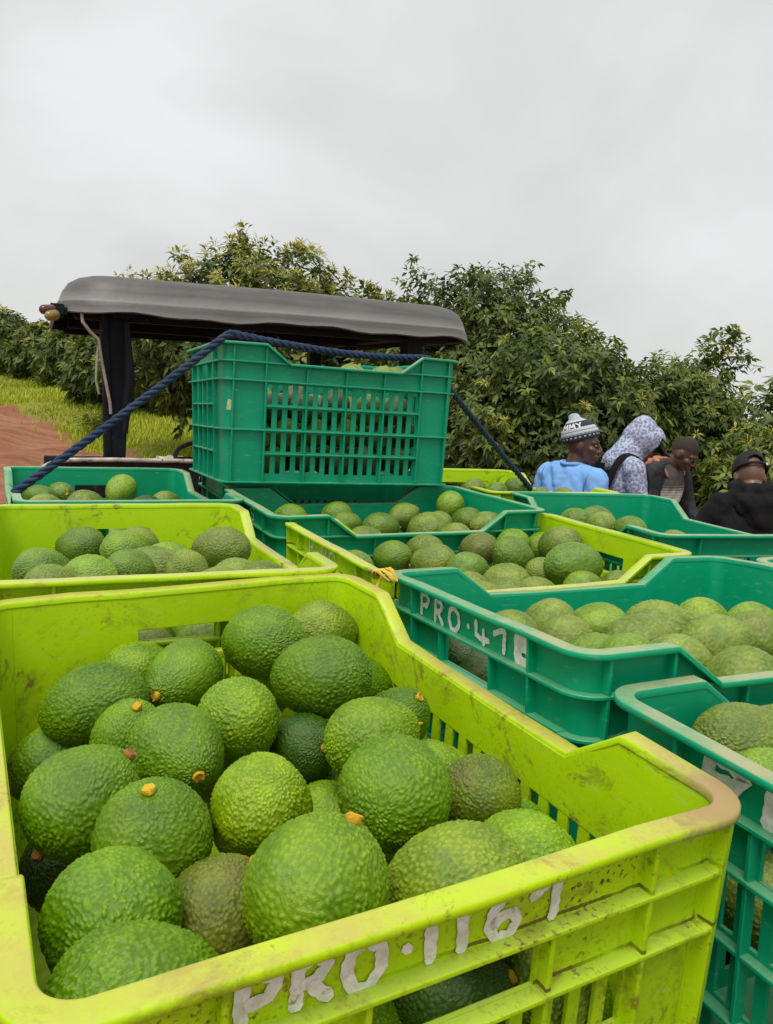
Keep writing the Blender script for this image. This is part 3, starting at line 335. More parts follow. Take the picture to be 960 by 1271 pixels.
"S":[[-0.1087,1.981,1.7501,0.036,0.927,0.369,0.066,1.1,1,0,1,437],[-0.0316,1.975,1.7494,0.036,-0.892,0.449,-0.044,1.1,1,0,1,476],[0.005,2.023,1.7515,0.036,0.927,0.369,0.065,1.1,1,0,1,497],[-0.33,1.6886,1.6617,0.0354,-0.663,0.731,-0.16,1.17,4,0,0,0],[-0.353,1.7529,1.6824,0.036,-0.535,0.786,-0.31,1.19,4,0,0,0],[-0.3863,1.8219,1.6743,0.0344,0.891,0.45,0.062,1.22,0,0,0,0],[-0.4023,1.887,1.6832,0.034,-0.554,0.326,-0.766,1.06,0,0,0,0],[-0.2593,1.7231,1.67,0.0345,-0.244,0.877,0.414,1.14,4,0,0,0],[-0.2845,1.7825,1.6704,0.0349,-0.949,-0.183,0.256,1.1,0,0,0,0],[-0.3147,1.8491,1.6795,0.0359,-0.752,0.067,-0.656,1.12,0,0,0,0],[-0.3519,1.9224,1.6703,0.0337,0.914,0.242,-0.325,1.19,4,0,0,0],[-0.1943,1.7388,1.6708,0.034,0.778,0.378,0.502,1.05,4,0,0,0],[-0.2232,1.8107,1.6865,0.0334,-0.294,-0.016,-0.956,1.11,4,0,0,0],[-0.2525,1.8786,1.6696,0.037,0.649,0.553,0.523,1.16,4,0,0,0],[-0.1314,1.7763,1.6799,0.0361,-0.165,-0.406,-0.899,1.07,4,0,0,0],[-0.1565,1.8395,1.6681,0.036,0.632,0.101,0.769,1.1,4,0,0,0],[-0.192,1.9112,1.6674,0.0367,-0.113,0.915,-0.388,1.11,0,0,0,0],[-0.0533,1.8085,1.6763,0.0349,-0.259,-0.633,0.73,1.18,0,0,0,0],[-0.0883,1.8621,1.6653,0.0348,-0.506,0.297,0.81,1.16,0,0,0,0],[-0.1204,1.9442,1.6707,0.0343,0.711,0.024,0.702,1.16,0,0,0,0],[0.0106,1.8443,1.6758,0.0344,-0.215,0.431,0.876,1.05,4,0,0,0],[-0.0175,1.9063,1.6742,0.0335,0.751,-0.39,0.533,1.11,0,0,0,0],[-0.0528,1.9719,1.6718,0.0332,0.086,0.18,0.98,1.14,0,0,0,0],[-0.2887,1.6906,1.6108,0.0351,0.03,0.847,0.53,1.15,0,0,0,0],[-0.3379,1.7605,1.6161,0.0368,0.703,-0.392,-0.593,1.21,4,0,0,0],[-0.3528,1.8241,1.6207,0.0336,-0.714,0.522,-0.467,1.08,0,0,0,0],[-0.4013,1.8875,1.6188,0.0353,0.906,0.339,-0.253,1.07,4,0,0,0],[-0.2299,1.7273,1.6117,0.0359,0.177,0.491,-0.853,1.13,0,0,0,0],[-0.2669,1.8006,1.6125,0.033,-0.861,0.488,0.14,1.08,4,0,0,0],[-0.2991,1.8544,1.6171,0.0327,-0.973,0.178,-0.149,1.07,4,0,0,0],[-0.3202,1.9362,1.6163,0.0352,0.248,0.943,-0.221,1.17,0,0,0,0],[-0.1715,1.7674,1.6163,0.0366,0.354,0.935,0.015,1.06,0,0,0,0],[-0.2052,1.8227,1.6276,0.034,-0.699,0.308,-0.646,1.06,4,0,0,0],[-0.2319,1.8921,1.609,0.0333,0.411,0.419,-0.81,1.13,0,0,0,0],[-0.109,1.7907,1.6192,0.0352,0.805,0.469,0.364,1.14,0,0,0,0],[-0.1303,1.8551,1.6116,0.0331,0.778,0.374,-0.505,1.07,4,0,0,0],[-0.1566,1.9117,1.6118,0.0341,0.289,0.137,0.947,1.13,4,0,0,0],[-0.0288,1.8189,1.6099,0.0328,0.494,0.804,0.33,1.18,4,0,0,0],[-0.0601,1.8797,1.6119,0.0328,0.605,0.762,-0.233,1.21,0,0,0,0],[-0.0992,1.9432,1.6094,0.0354,-0.162,0.986,-0.024,1.13,0,0,0,0],[0.0345,1.8592,1.62,0.0328,-0.961,0.217,0.168,1.07,4,0,0,0],[0.0081,1.9157,1.616,0.0344,-0.734,0.153,0.662,1.15,0,0,0,0],[-0.0215,1.9872,1.62,0.0339,-0.276,0.961,-0.018,1.14,0,0,0,0],[-0.3331,1.681,1.5595,0.0346,0.064,0.186,0.98,1.17,0,0,0,0],[-0.3507,1.7425,1.5536,0.0345,-0.775,0.618,-0.131,1.17,0,0,0,0],[-0.3869,1.8217,1.5647,0.0369,-0.68,0.122,0.723,1.07,0,0,0,0],[-0.4133,1.8933,1.555,0.0348,-0.139,0.867,-0.478,1.14,0,0,0,0],[-0.2583,1.7093,1.5545,0.0354,0.148,-0.464,0.873,1.11,0,0,0,0],[-0.2901,1.773,1.5586,0.0368,-0.84,0.223,-0.495,1.08,4,0,0,0],[-0.3222,1.8367,1.5508,0.0359,-0.245,0.784,0.57,1.11,4,0,0,0],[-0.3475,1.9224,1.5581,0.0349,0.268,0.324,-0.907,1.13,4,0,0,0],[-0.1906,1.7375,1.5613,0.0338,0.367,-0.719,-0.59,1.11,4,0,0,0],[-0.2144,1.81,1.5601,0.036,0.806,-0.459,-0.373,1.09,4,0,0,0],[-0.2539,1.8834,1.5488,0.0362,0.935,0.338,-0.106,1.11,4,0,0,0],[-0.1165,1.7833,1.5548,0.0349,0.414,0.598,0.686,1.07,4,0,0,0],[-0.1528,1.8384,1.553,0.0362,0.665,0.378,-0.644,1.11,0,0,0,0],[-0.1901,1.9196,1.56,0.0328,-0.853,0.289,-0.434,1.18,4,0,0,0],[-0.0548,1.8037,1.5545,0.0349,0.354,-0.008,-0.935,1.2,4,0,0,0],[-0.0871,1.8703,1.5545,0.0362,-0.617,-0.118,0.778,1.18,0,0,0,0],[-0.1194,1.9409,1.5496,0.0325,-0.868,-0.261,-0.422,1.09,4,0,0,0],[0.0189,1.8473,1.5602,0.0349,-0.621,0.76,-0.191,1.11,4,0,0,0],[-0.0262,1.9044,1.5648,0.033,-0.204,0.053,0.977,1.17,4,0,0,0],[-0.055,1.9692,1.5679,0.0355,0.964,0.22,-0.147,1.17,4,0,0,0]]}}
ANCH = {"rope_a": [-0.7035, 1.4632, 1.485], "rope_b": [0.4734, 2.418, 1.4226], "knot": [0.0007, 0.9036, 1.5]}
PE = {"A": [1.087, 4.465, 1.509], "B": [1.568, 4.955, 1.52], "C": [2.024, 5.429, 1.449], "D": [1.807, 3.947, 1.423]}
HATA = -.95
# ---------------------------------------------------------------- crates
CL, CW, CH, RC = .56, .398, .29, .034
DIP, CA, CB = .037, .101, .152
def inset_w(z): return .0118 + .010 * (-z / CH)
def prof(u):
    a = abs(u)
    if a >= CL / 2 - CA: return 0.0
    if a <= CL / 2 - CB: return -DIP
    return -DIP * (CL / 2 - CA - a) / (CB - CA)
# a station is ('l', u) on the long straight (v<0 side), ('s', v) on the short straight (u>0 side), ('a', su, sv, angle)
def spos(st, ins, z):
    if st[0] == 'l': return (st[1], st[2] * (CW / 2 - ins), z)
    if st[0] == 's': return (st[2] * (CL / 2 - ins), st[1], z)
    cu, cv = st[1] * (CL / 2 - RC), st[2] * (CW / 2 - RC)
    return (cu + (RC - ins) * math.cos(st[3]), cv + (RC - ins) * math.sin(st[3]), z)
US, VS = CL / 2 - RC, CW / 2 - RC
ROWS = [(-.081, -.122), (-.132, -.172), (-.182, -.221), (-.231, -.268)]
BAY = (CL / 2 - CA) / 2            # four bays on the long side
def long_stations():
    st = []
    for k in range(7): st.append(('a', -1, -1, math.pi + math.pi / 2 * k / 7))
    us = {-US, US, -(CL/2-CB), CL/2-CB, -(CL/2-CA), CL/2-CA}
    for k in range(7):
        t = CL/2-CB + (CB-CA) * k / 6; us.add(round(t, 5)); us.add(round(-t, 5))
    slots = []
    for bay in range(4):
        b0 = -2 * BAY + bay * BAY; pitch = BAY / 4
        for j in range(4):
            c = b0 + pitch * (j + .5); slots.append((c - .0055, c + .0055)); us.add(c - .0055); us.add(c + .0055)
    us = sorted(us); out = []
    for x in us:
        if not out or x - out[-1] > .0008: out.append(x)
    st += [('l', x, -1) for x in out]
    for k in range(1, 8): st.append(('a', 1, -1, -math.pi / 2 + math.pi / 2 * k / 7))
    return st, slots
def short_stations():
    vs = {-VS, VS, -.118, .118, -.048, .048}
    slots = []
    for bay in range(4):
        b0 = -.118 + bay * .059; pitch = .059 / 3
        for j in range(3):
            c = b0 + pitch * (j + .5); slots.append((c - .0055, c + .0055)); vs.add(c - .0055); vs.add(c + .0055)
    vs = sorted(vs); out = []
    for x in vs:
        if not out or x - out[-1] > .0008: out.append(x)
    return [('s', x, 1) for x in out], slots
TH = .0032
def wall(name, stations, zs, status, top):
    """sheet with holes; status(i, j) -> 0 hole, 1 wall"""
    bm = bmesh.new(); n = len(stations); m = len(zs) + 1
    vo = [[None] * m for _ in range(n)]; vi = [[None] * m for _ in range(n)]
    def gv(i, j, inner):
        a = vi if inner else vo
        if a[i][j] is None:
            z = top(stations[i]) if j == 0 else zs[j - 1]
            a[i][j] = bm.verts.new(spos(stations[i], inset_w(z) + (TH if inner else 0), z))
        return a[i][j]
    S = lambda i, j: 0 <= i < n - 1 and 0 <= j < m - 1 and status(i, j)
    for i in range(n - 1):
        for j in range(m - 1):
            if not S(i, j): continue
            bm.faces.new((gv(i, j, 0), gv(i, j+1, 0), gv(i+1, j+1, 0), gv(i+1, j, 0)))
            bm.faces.new((gv(i, j, 1), gv(i+1, j, 1), gv(i+1, j+1, 1), gv(i, j+1, 1)))
            for (di, dj, a, b) in ((-1, 0, (i, j), (i, j+1)), (1, 0, (i+1, j+1), (i+1, j)), (0, -1, (i+1, j), (i, j)), (0, 1, (i, j+1), (i+1, j+1))):
                if not S(i + di, j + dj):
                    bm.faces.new((gv(*a, 0), gv(*a, 1), gv(*b, 1), gv(*b, 0)))
    return bm_mesh(bm, name, 35)
def make_long(slats):
    st, slots = long_stations()
    zs = [-.042, -.0775]
    for a, b in ROWS: zs += [a, b]
    zs += [-.2895]
    def mid(i):
        a, b = st[i], st[i+1]
        return (a[1] + b[1]) / 2 if a[0] == 'l' and b[0] == 'l' else None
    def status(i, j):
        u = mid(i)
        if u is None or abs(u) > 2 * BAY: return 1
        z0 = zs[j-1] if j else 0; z1 = zs[j]
        if not any(abs((z0 + z1) / 2 - (a + b) / 2) < .004 for a, b in ROWS): return 1
        if any(a < u < b for a, b in slots): return 0
        if slats and min(abs(u - k * BAY) for k in (-2, -1, 0, 1, 2)) > .0062: return 0
        return 1
    me = wall('side_panel', st, zs, status, lambda s: prof(s[1]) - .003 if s[0] == 'l' else -.003)
    sl = []
    if slats:
        for bay in range(4):
            for j in range(1, 4):
                u = -2 * BAY + bay * BAY + BAY / 4 * j
                for a, b in ROWS: sl.append((u, BAY / 4 - .0110, a, b))
    return me, sl
def make_short(slats):
    st, slots = short_stations()
    zs = [-.041, -.0735, -.0775]
    for a, b in ROWS: zs += [a, b]
    zs += [-.2895]
    def status(i, j):
        v = (st[i][1] + st[i+1][1]) / 2
        z0 = zs[j-1] if j else 0; z1 = zs[j]; zm = (z0 + z1) / 2
        if abs(v) < .048 and -.0735 < zm < -.041: return 0
        if abs(v) > .118: return 1
        if not any(abs(zm - (a + b) / 2) < .004 for a, b in ROWS): return 1
        if any(a < v < b for a, b in slots): return 0
        if slats and min(abs(v - k * .059) for k in (-2, -1, 0, 1, 2)) > .005: return 0
        return 1
    me = wall('end_panel', st, zs, status, lambda s: -.003)
    sl = []
    if slats:
        for bay in range(4):
            for j in range(1, 3):
                v = -.118 + bay * .059 + .059 / 3 * j
                for a, b in ROWS: sl.append((v, .059 / 3 - .011, a, b))
    return me, sl
def slat_mesh(long, x, wd, a, b):
    bm = bmesh.new(); vs = []
    for z in (a, b):
        for dx in (-wd / 2, wd / 2):
            for t in (.0002, TH - .0002):
                st = ('l', x + dx, -1) if long else ('s', x + dx, 1)
                vs.append(bm.verts.new(spos(st, inset_w(z) + t, z)))
    bmesh.ops.convex_hull(bm, input=vs)
    return bm_mesh(bm, 'slat')
def loop_stations():
    st = []
    def arc(su, sv, a0, n=9): return [('a', su, sv, a0 + math.pi / 2 * k / n) for k in range(n + 1)]
    ul = [-US, -(CL/2-CA) - .004, -(CL/2-CA), -(CL/2-CA) + .008, -(CL/2-CB) - .008, -(CL/2-CB), -(CL/2-CB) + .004, -.06, 0]
    ul = ul + [-x for x in ul[:-1]][::-1]
    vl = [-VS + (2 * VS) * k / 6 for k in range(7)]
    st += arc(-1, -1, math.pi)
    st += [('l', x, -1) for x in ul[1:-1]]
    st += arc(1, -1, -math.pi / 2)
    st += [('s', v, 1) for v in vl[1:-1]]
    st += arc(1, 1, 0)
    st += [('l', x, 1) for x in ul[::-1][1:-1]]
    st += arc(-1, 1, math.pi / 2)
    st += [('s', v, -1) for v in vl[::-1][1:-1]]
    return st
def wob(x, y, s): return math.sin(x * 23 + s) * math.cos(y * 31 + 2 * s) + .5 * math.sin(x * 61 + y * 47 + s * 3)
def make_rim(seed, amp):
    st = loop_stations(); sec = [(.0158, -.006), (.0158, -.0014), (.0148, 0), (.0012, .0003), (0, -.0008), (0, -.0050), (.0006, -.0056), (.0024, -.0056), (.003, -.0052), (.0034, -.0044), (.0112, -.0042)]
    bm = bmesh.new(); rings = []
    for s in st:
        z0 = prof(s[1]) if s[0] == 'l' else 0
        ring = []
        for ins, dz in sec:
            x, y, z = spos(s, ins, z0 + dz)
            w_ = wob(x, y, seed) * amp
            ring.append(bm.verts.new((x, y, z + w_ * .7)))
        rings.append(ring)
    n = len(rings); m = len(sec)
    for i in range(n):
        a, b = rings[i], rings[(i + 1) % n]
        for k in range(m): bm.faces.new((a[k], a[(k + 1) % m], b[(k + 1) % m], b[k]))
    return bm_mesh(bm, 'rim', 50)
def hrib(stations, z, name='rib', out=.0028, th=.0034):
    bm = bmesh.new(); rings = []
    out = out + .009 * (-z / CH)
    for s in stations:
        w0 = inset_w(z) + .001
        rings.append([bm.verts.new(spos(s, i, z + dz)) for i, dz in ((w0, th / 2), (out + .0006, th / 2), (out, th / 2 - .0006), (out, -th / 2 + .0006), (out + .0006, -th / 2), (w0, -th / 2))])
    for a, b in zip(rings[:-1], rings[1:]):
        for k in range(6): bm.faces.new((a[k], a[(k + 1) % 6], b[(k + 1) % 6], b[k]))
    bm.faces.new(rings[0][::-1]); bm.faces.new(rings[-1])
    return bm_mesh(bm, name, 40)
def vrib(long, x, z1, z0, name='rib', th=.0034, out=.0034):
    bm = bmesh.new(); rings = []
    for z in (z1, z0):
        o = out + (.009 * (-z / CH))
        ring = []
        for dx, i in ((-th / 2, inset_w(z) + .001), (-th / 2, o + .0006), (-th / 2 + .0006, o), (th / 2 - .0006, o), (th / 2, o + .0006), (th / 2, inset_w(z) + .001)):
            ring.append(bm.verts.new(spos(('l', x + dx, -1) if long else ('s', x + dx, 1), i, z)))
        rings.append(ring)
    a, b = rings
    for k in range(6): bm.faces.new((a[k], a[(k + 1) % 6], b[(k + 1) % 6], b[k]))
    bm.faces.new(a[::-1]); bm.faces.new(b)
    return bm_mesh(bm, name, 40)
def make_kit(slats):
    k = {}
    k['long'], k['long_sl'] = make_long(slats)
    k['short'], k['short_sl'] = make_short(slats)
    k['long_slm'] = [slat_mesh(True, *s) for s in k['long_sl']]
    k['short_slm'] = [slat_mesh(False, *s) for s in k['short_sl']]
    st, _ = long_stations()
    left = [s for s in st if s[0] == 'a' and s[1] < 0] + [('l', x, -1) for x in (-US, -(CL/2-CA), -(CL/2-CB) - .002)]
    right = [('l', x, -1) for x in (CL/2-CB + .002, CL/2-CA, US)] + [s for s in st if s[0] == 'a' and s[1] > 0]
    full = [s for s in st if s[0] == 'a' and s[1] < 0] + [('l', x, -1) for x in (-US, -.15, 0, .15, US)] + [s for s in st if s[0] == 'a' and s[1] > 0]
    lr = [hrib(left, -.0385), hrib(right, -.0385), hrib(full, -.0760)]
    cen = [('l', x, -1) for x in (-2 * BAY, 0, 2 * BAY)]
    lr += [hrib(cen, -.127, out=.0045), hrib(full, -.177), hrib(cen, -.2263, out=.0045), hrib(full, -.2865, out=.003)]
    lr += [vrib(True, sx * 2 * BAY, -.0065, -.284) for sx in (-1, 1)]
    lr += [vrib(True, sx * (US + .001), -.0065, -.284) for sx in (-1, 1)]
    lr += [vrib(True, x, -DIP - .007, -.284, out=.0045) for x in (-BAY, 0, BAY)]
    k['long_ribs'] = lr
    sf = [('s', -VS, 1), ('s', 0, 1), ('s', VS, 1)]
    sr_ = [hrib(sf, -.0385), hrib([('s', -VS, 1), ('s', -.05, 1)], -.0752), hrib([('s', .05, 1), ('s', VS, 1)], -.0752), hrib([('s', -.05, 1), ('s', .05, 1)], -.0756)]
    cs_ = [('s', -.118, 1), ('s', .118, 1)]
    sr_ += [hrib(cs_, -.127, out=.0045), hrib(sf, -.177), hrib(cs_, -.2263, out=.0045), hrib(sf, -.2865, out=.003)]
    sr_ += [vrib(False, s * .118, -.0065, -.284) for s in (-1, 1)]
    sr_ += [vrib(False, s * .052, -.0405, -.284, out=.0045) for s in (-1, 1)]
    sr_ += [vrib(False, 0, -.078, -.284, out=.0045)]
    k['short_ribs'] = sr_
    bm = bmesh.new(); rows = []
    for kk in range(11):
        t = kk / 10; a = math.pi + math.pi / 2 * (.16 + .68 * t)
        e = min(1, min(t, 1 - t) * 5) ** .5
        rows.append([bm.verts.new(spos(('a', -1, -1, a), i, z)) for z, i in ((-.0072, .0022), (-.15, .0068), (-.2885, .0115))] +
                    [bm.verts.new(spos(('a', -1, -1, a), inset_w(z) + .001, z)) for z in (-.2885, -.15, -.0072)])
    for A_, B_ in zip(rows[:-1], rows[1:]):
        for j in range(6): bm.faces.new((A_[j], A_[(j+1) % 6], B_[(j+1) % 6], B_[j]))
    bm.faces.new(rows[0][::-1]); bm.faces.new(rows[-1])
    bm2 = bm.copy(); bm2.transform(Matrix.Diagonal((-1, 1, 1, 1)))
    k['corner'] = bm_mesh(bm, 'corner_post', 40); k['corner_m'] = bm_mesh(bm2, 'corner_post', 40)
    bm = bmesh.new(); pts = []
    for s in loop_stations():
        pts.append((spos(s, .0245, -.2855), spos(s, .0245, -.289)))
    vt = [bm.verts.new(a) for a, b in pts]; vb = [bm.verts.new(b) for a, b in pts]
    bm.faces.new(vt); bm.faces.new(vb[::-1])
    for i in range(len(pts)): bm.faces.new((vt[i], vb[i], vb[(i + 1) % len(pts)], vt[(i + 1) % len(pts)]))
    k['floor'] = bm_mesh(bm, 'floor_panel')
    k['rim'] = make_rim(1.3, .0004)
    return k
KIT = make_kit(False); KITS = make_kit(True)
def kit_mats(k, m, mr):
    """one copy of the shared meshes per plastic"""
    out = {}
    for a, v in k.items():
        if a.endswith('_sl'): out[a] = v; continue
        if isinstance(v, list):
            out[a] = [x.copy() for x in v]
            for x in out[a]: x.materials.append(m)
        else:
            out[a] = v.copy(); out[a].materials.append(mr if a == 'rim' else m)
    return out
K_FRONT = kit_mats(KITS, M_CRATE_FRONT, M_RIM_FRONT); K_STACK = kit_mats(KITS, M_CRATE_GREEN, M_RIM_GREEN)
K_LIME = kit_mats(KIT, M_CRATE_LIME, M_RIM_LIME); K_GREEN = kit_mats(KIT, M_CRATE_GREEN, M_RIM_GREEN)

def frame_mat(fr):
    C, U, V, Nn = [Vector(x) for x in fr]
    m = Matrix.Identity(4)
    for i in range(3): m[i][0] = U[i]; m[i][1] = V[i]; m[i][2] = Nn[i]; m[i][3] = C[i]
    return m
def crate(fr, kit, col, seed, label, group='plastic harvest crates on the trailer', rim=None):
    root = empty('harvest_crate', frame_mat(fr), label, 'crate', group)
    c = (*col, seed)
    if rim is not None:
        rim.materials.append(kit['rim'].materials[0])
    link('rim', rim or kit['rim'], None, root, color=c)
    link('floor_panel', kit['floor'], None, root, color=c)
    res = {}
    for nm, key, rots in (('side_panel', 'long', (0, math.pi)), ('end_panel', 'short', (0, math.pi))):
        for rz in rots:
            p = link(nm, kit[key], None, root, rot=(0, 0, rz), color=c)
            for r in kit[key + '_ribs']: link('rib', r, None, p, color=c)
            for s in kit[key + '_slm']: link('slat', s, None, p, color=c)
            res[(key, rz > 1)] = p
    if kit is not K_GREEN and kit is not K_STACK:      # the lime mould has smooth corner posts
        for sx, sy in ((1, 1), (-1, 1), (-1, -1), (1, -1)):
            cm = kit['corner'] if sx * sy > 0 else kit['corner_m']
            link('corner_post', cm, None, root, rot=(0, 0, 0 if (sx, sy) in ((1, 1), (-1, 1)) else math.pi), color=c)
    return root, res

# hand-painted letters: strokes in a 0..1 box
GLYPH = {
 'P': [[(.12, 0), (.15, .5), (.16, 1)], [(.1, .97), (.6, 1.0), (.88, .8), (.7, .52), (.2, .45)]],
 'R': [[(.12, 0), (.15, 1)], [(.12, .96), (.6, .98), (.8, .78), (.6, .55), (.2, .48)], [(.4, .5), (.92, .02)]],
 'O': [[(.5, .98), (.15, .82), (.05, .45), (.25, .06), (.6, .02), (.92, .35), (.88, .75), (.5, .98)]],
 '.': [[(.35, .42), (.6, .55)]],
 '1': [[(.45, 1), (.5, .5), (.52, 0)]],
 '6': [[(.55, 1), (.2, .75), (.08, .35), (.3, .05), (.7, .04), (.92, .3), (.75, .55), (.35, .5), (.15, .3)]],
 '7': [[(.05, .62), (.5, .85), (.92, 1.0)], [(.9, 1), (.85, .5), (.82, 0)]],
 '4': [[(.1, 1), (.12, .35), (.5, .25), (1.15, .3)], [(.7, .75), (.72, 0)]],
 'S': [[(.9, .85), (.5, 1), (.1, .8), (.3, .55), (.8, .4), (.85, .1), (.4, 0), (.05, .12)]],
 'V': [[(.05, 1), (.4, 0)], [(.4, 0), (.95, 1)]],
 'N': [[(.1, 0), (.12, 1)], [(.12, 1), (.8, 0)], [(.8, 0), (.85, 1)]],
 'M': [[(.05, 0), (.12, 1)], [(.12, 1), (.5, .3)], [(.5, .3), (.88, 1)], [(.88, 1), (.95, 0)]],
 'Y': [[(.05, 1), (.5, .5)], [(.95, 1), (.5, .5)], [(.5, .5), (.48, 0)]],
}
def ribbon(bm, pts, wd, fn, r):
    """flat brush stroke; fn maps 2-D to 3-D"""
    q = []
    for a, b in zip(pts[:-1], pts[1:]):
        n = max(2, int(math.hypot(b[0]-a[0], b[1]-a[1]) / (wd * .35)))
        for k in range(n): q.append((a[0] + (b[0]-a[0]) * k / n, a[1] + (b[1]-a[1]) * k / n))
    q.append(pts[-1]); L_, R_ = [], []
    for i, p in enumerate(q):
        a, b = q[max(0, i-1)], q[min(len(q)-1, i+1)]
        t = (b[0]-a[0], b[1]-a[1]); l = math.hypot(*t) or 1; nx, ny = -t[1]/l, t[0]/l
        e = .5 if i in (0, len(q)-1) else 1
        w1 = wd / 2 * e * r.uniform(.8, 1.15); w2 = wd / 2 * e * r.uniform(.8, 1.15)
        L_.append(bm.verts.new(fn(p[0] + nx*w1, p[1] + ny*w1))); R_.append(bm.verts.new(fn(p[0] - nx*w2, p[1] - ny*w2)))
    for i in range(len(q) - 1): bm.faces.new((L_[i], R_[i], R_[i+1], L_[i+1]))
def letter(ch, x, y, wd, h, stroke, parent, r, skew=0):
    """on the end panel whose outside is u=-L/2 (parent is rotated by pi: work in its own frame, u=+)"""
    bm = bmesh.new(); k = [0]
    for s in GLYPH[ch]:
        pts = [(x + (a + skew * b) * wd, y + b * h) for a, b in s]
        k[0] += 1; off = .0006 + .00025 * k[0]
        def fn(a, b, off=off): return (CL / 2 - inset_w(b) + off, a, b)
        ribbon(bm, pts, stroke, fn, r)
    me = bm_mesh(bm, 'painted_letter'); me.materials.append(M_PAINT)
    return link('painted_letter', me, None, parent)
def write(text, x0, pitch, y, wd, h, stroke, parent, seed=1, skew=0):
    r = random.Random(seed); x = x0
    for ch in text:
        if ch == '.': letter('.', x, y, wd * .7, h, stroke * 1.2, parent, r); x += pitch * .62; continue
        if ch == '1': letter('1', x - wd * .3, y + r.uniform(-.001, .001), wd, h, stroke, parent, r); x += pitch * .72; continue
        letter(ch, x, y + r.uniform(-.001, .001), wd, h * r.uniform(.92, 1.06), stroke, parent, r, skew); x += pitch

FR = DATA['frames']
crates = {}
CR = {
 'F': (K_FRONT, LIME, .11, 'nearest lime crate, muddy, hand-painted PRO·1167 and heaped with big avocados'),
 'Y2': (K_LIME, LIME, .31, 'lime crate at left between the front lime crate and the green crate under the rope'),
 'G1': (K_GREEN, GREEN, .37, 'green crate at far left by the tractor mudguard, tied down by the blue rope'),
 'G2': (K_GREEN, GREEN, .53, 'green crate underneath the front edge of the raised stacked green crate'),
 'YC': (K_LIME, LIME, .71, 'lime crate in the middle between two green crates, its end marked with white letters'),
 'G3': (K_GREEN, GREEN, .19, 'green crate with white PRO·47 and a white blot painted on its end'),
 'GR': (K_GREEN, GREEN, .83, 'nearest green crate, cut by the right edge of the picture, beside the front lime crate'),
 'G4': (K_GREEN, GREEN, .43, 'green crate in front of the four people, only partly filled'),
 'G5': (K_GREEN, GREEN, .61, 'green crate at the right edge with only a sliver of its rim showing'),
 'Y3': (K_LIME, LIME, .97, 'farthest lime crate, right of the raised green crate, in front of the blue shirt'),
 'S': (K_STACK, GREEN, .27, 'raised green crate standing on top of the others with blue rope over its rim'),
 'G6': (K_GREEN, GREEN, .77, 'green crate hidden underneath the back of the raised green crate'),
 'OR': (K_LIME, (.75, .09, .012), .47, 'orange crate at bottom left corner beside the front lime crate'),
}
for k, (kit, c, s, lab) in CR.items():
    c = tuple(x * random.uniform(.93, 1.07) for x in c)
    rim = make_rim(7.7, .0011) if k == 'F' else make_rim(s * 10, .0009) if k in ('Y2', 'YC', 'G3', 'G2') else None
    crates[k] = crate(FR[k], kit, c, s, lab, rim=rim)
write('PRO.1167', -.112, .0247, -.0362, .0205, .0258, .0068, crates['F'][1][('short', True)], 3)
write('PRO.47', -.109, .034, -.0362, .025, .0255, .0058, crates['G3'][1][('short', True)], 5)
write('P.NO', -.085, .034, -.034, .026, .024, .004, crates['YC'][1][('short', True)], 6)
write('PRO', -.10, .050, -.0365, .040, .028, .011, crates['GR'][1][('short', True)], 8)
write('VRS', -.07, .038, -.034, .03, .024, .003, crates['G2'][1][('short', True)], 9)
def blot(parent, x, y, w_, h, seed):
    r = random.Random(seed); bm = bmesh.new(); ring = []; n = 22
    hole = []
    for k in range(n):
        a = 2 * math.pi * k / n; q = r.uniform(.82, 1.12)
        ring.append(bm.verts.new((CL / 2 - inset_w(y + h / 2 * math.sin(a)) + .0012, x + w_ / 2 * math.copysign(abs(math.cos(a)) ** .6, math.cos(a)) * q, y + h / 2 * math.copysign(abs(math.sin(a)) ** .6, math.sin(a)) * q)))
        hole.append(bm.verts.new((CL / 2 - inset_w(y) + .0012, x + .003 + w_ * .14 * math.cos(a), y - .004 + h * .07 * math.sin(a))))
    for k in range(n): bm.faces.new((ring[k], ring[(k+1) % n], hole[(k+1) % n], hole[k]))
    me = bm_mesh(bm, 'paint_blot'); me.materials.append(M_PAINT); link('paint_blot', me, None, parent)
blot(crates['G3'][1][('short', True)], .1, -.0222, .03, .030, 2)

# sticker on the raised crate, torn tape on the crate beneath it
sb = bmesh.new(); add_box(sb, (-.252, -CW / 2 + .0172, -.128), (.009, .0014, .022), (0, .15, -.22)); bevel(sb, .0005, 1)
link('torn_sticker', bm_mesh(sb, 'torn_sticker'), simple('faded_sticker', (.55, .52, .3), .6, .4, 90), crates['S'][0])

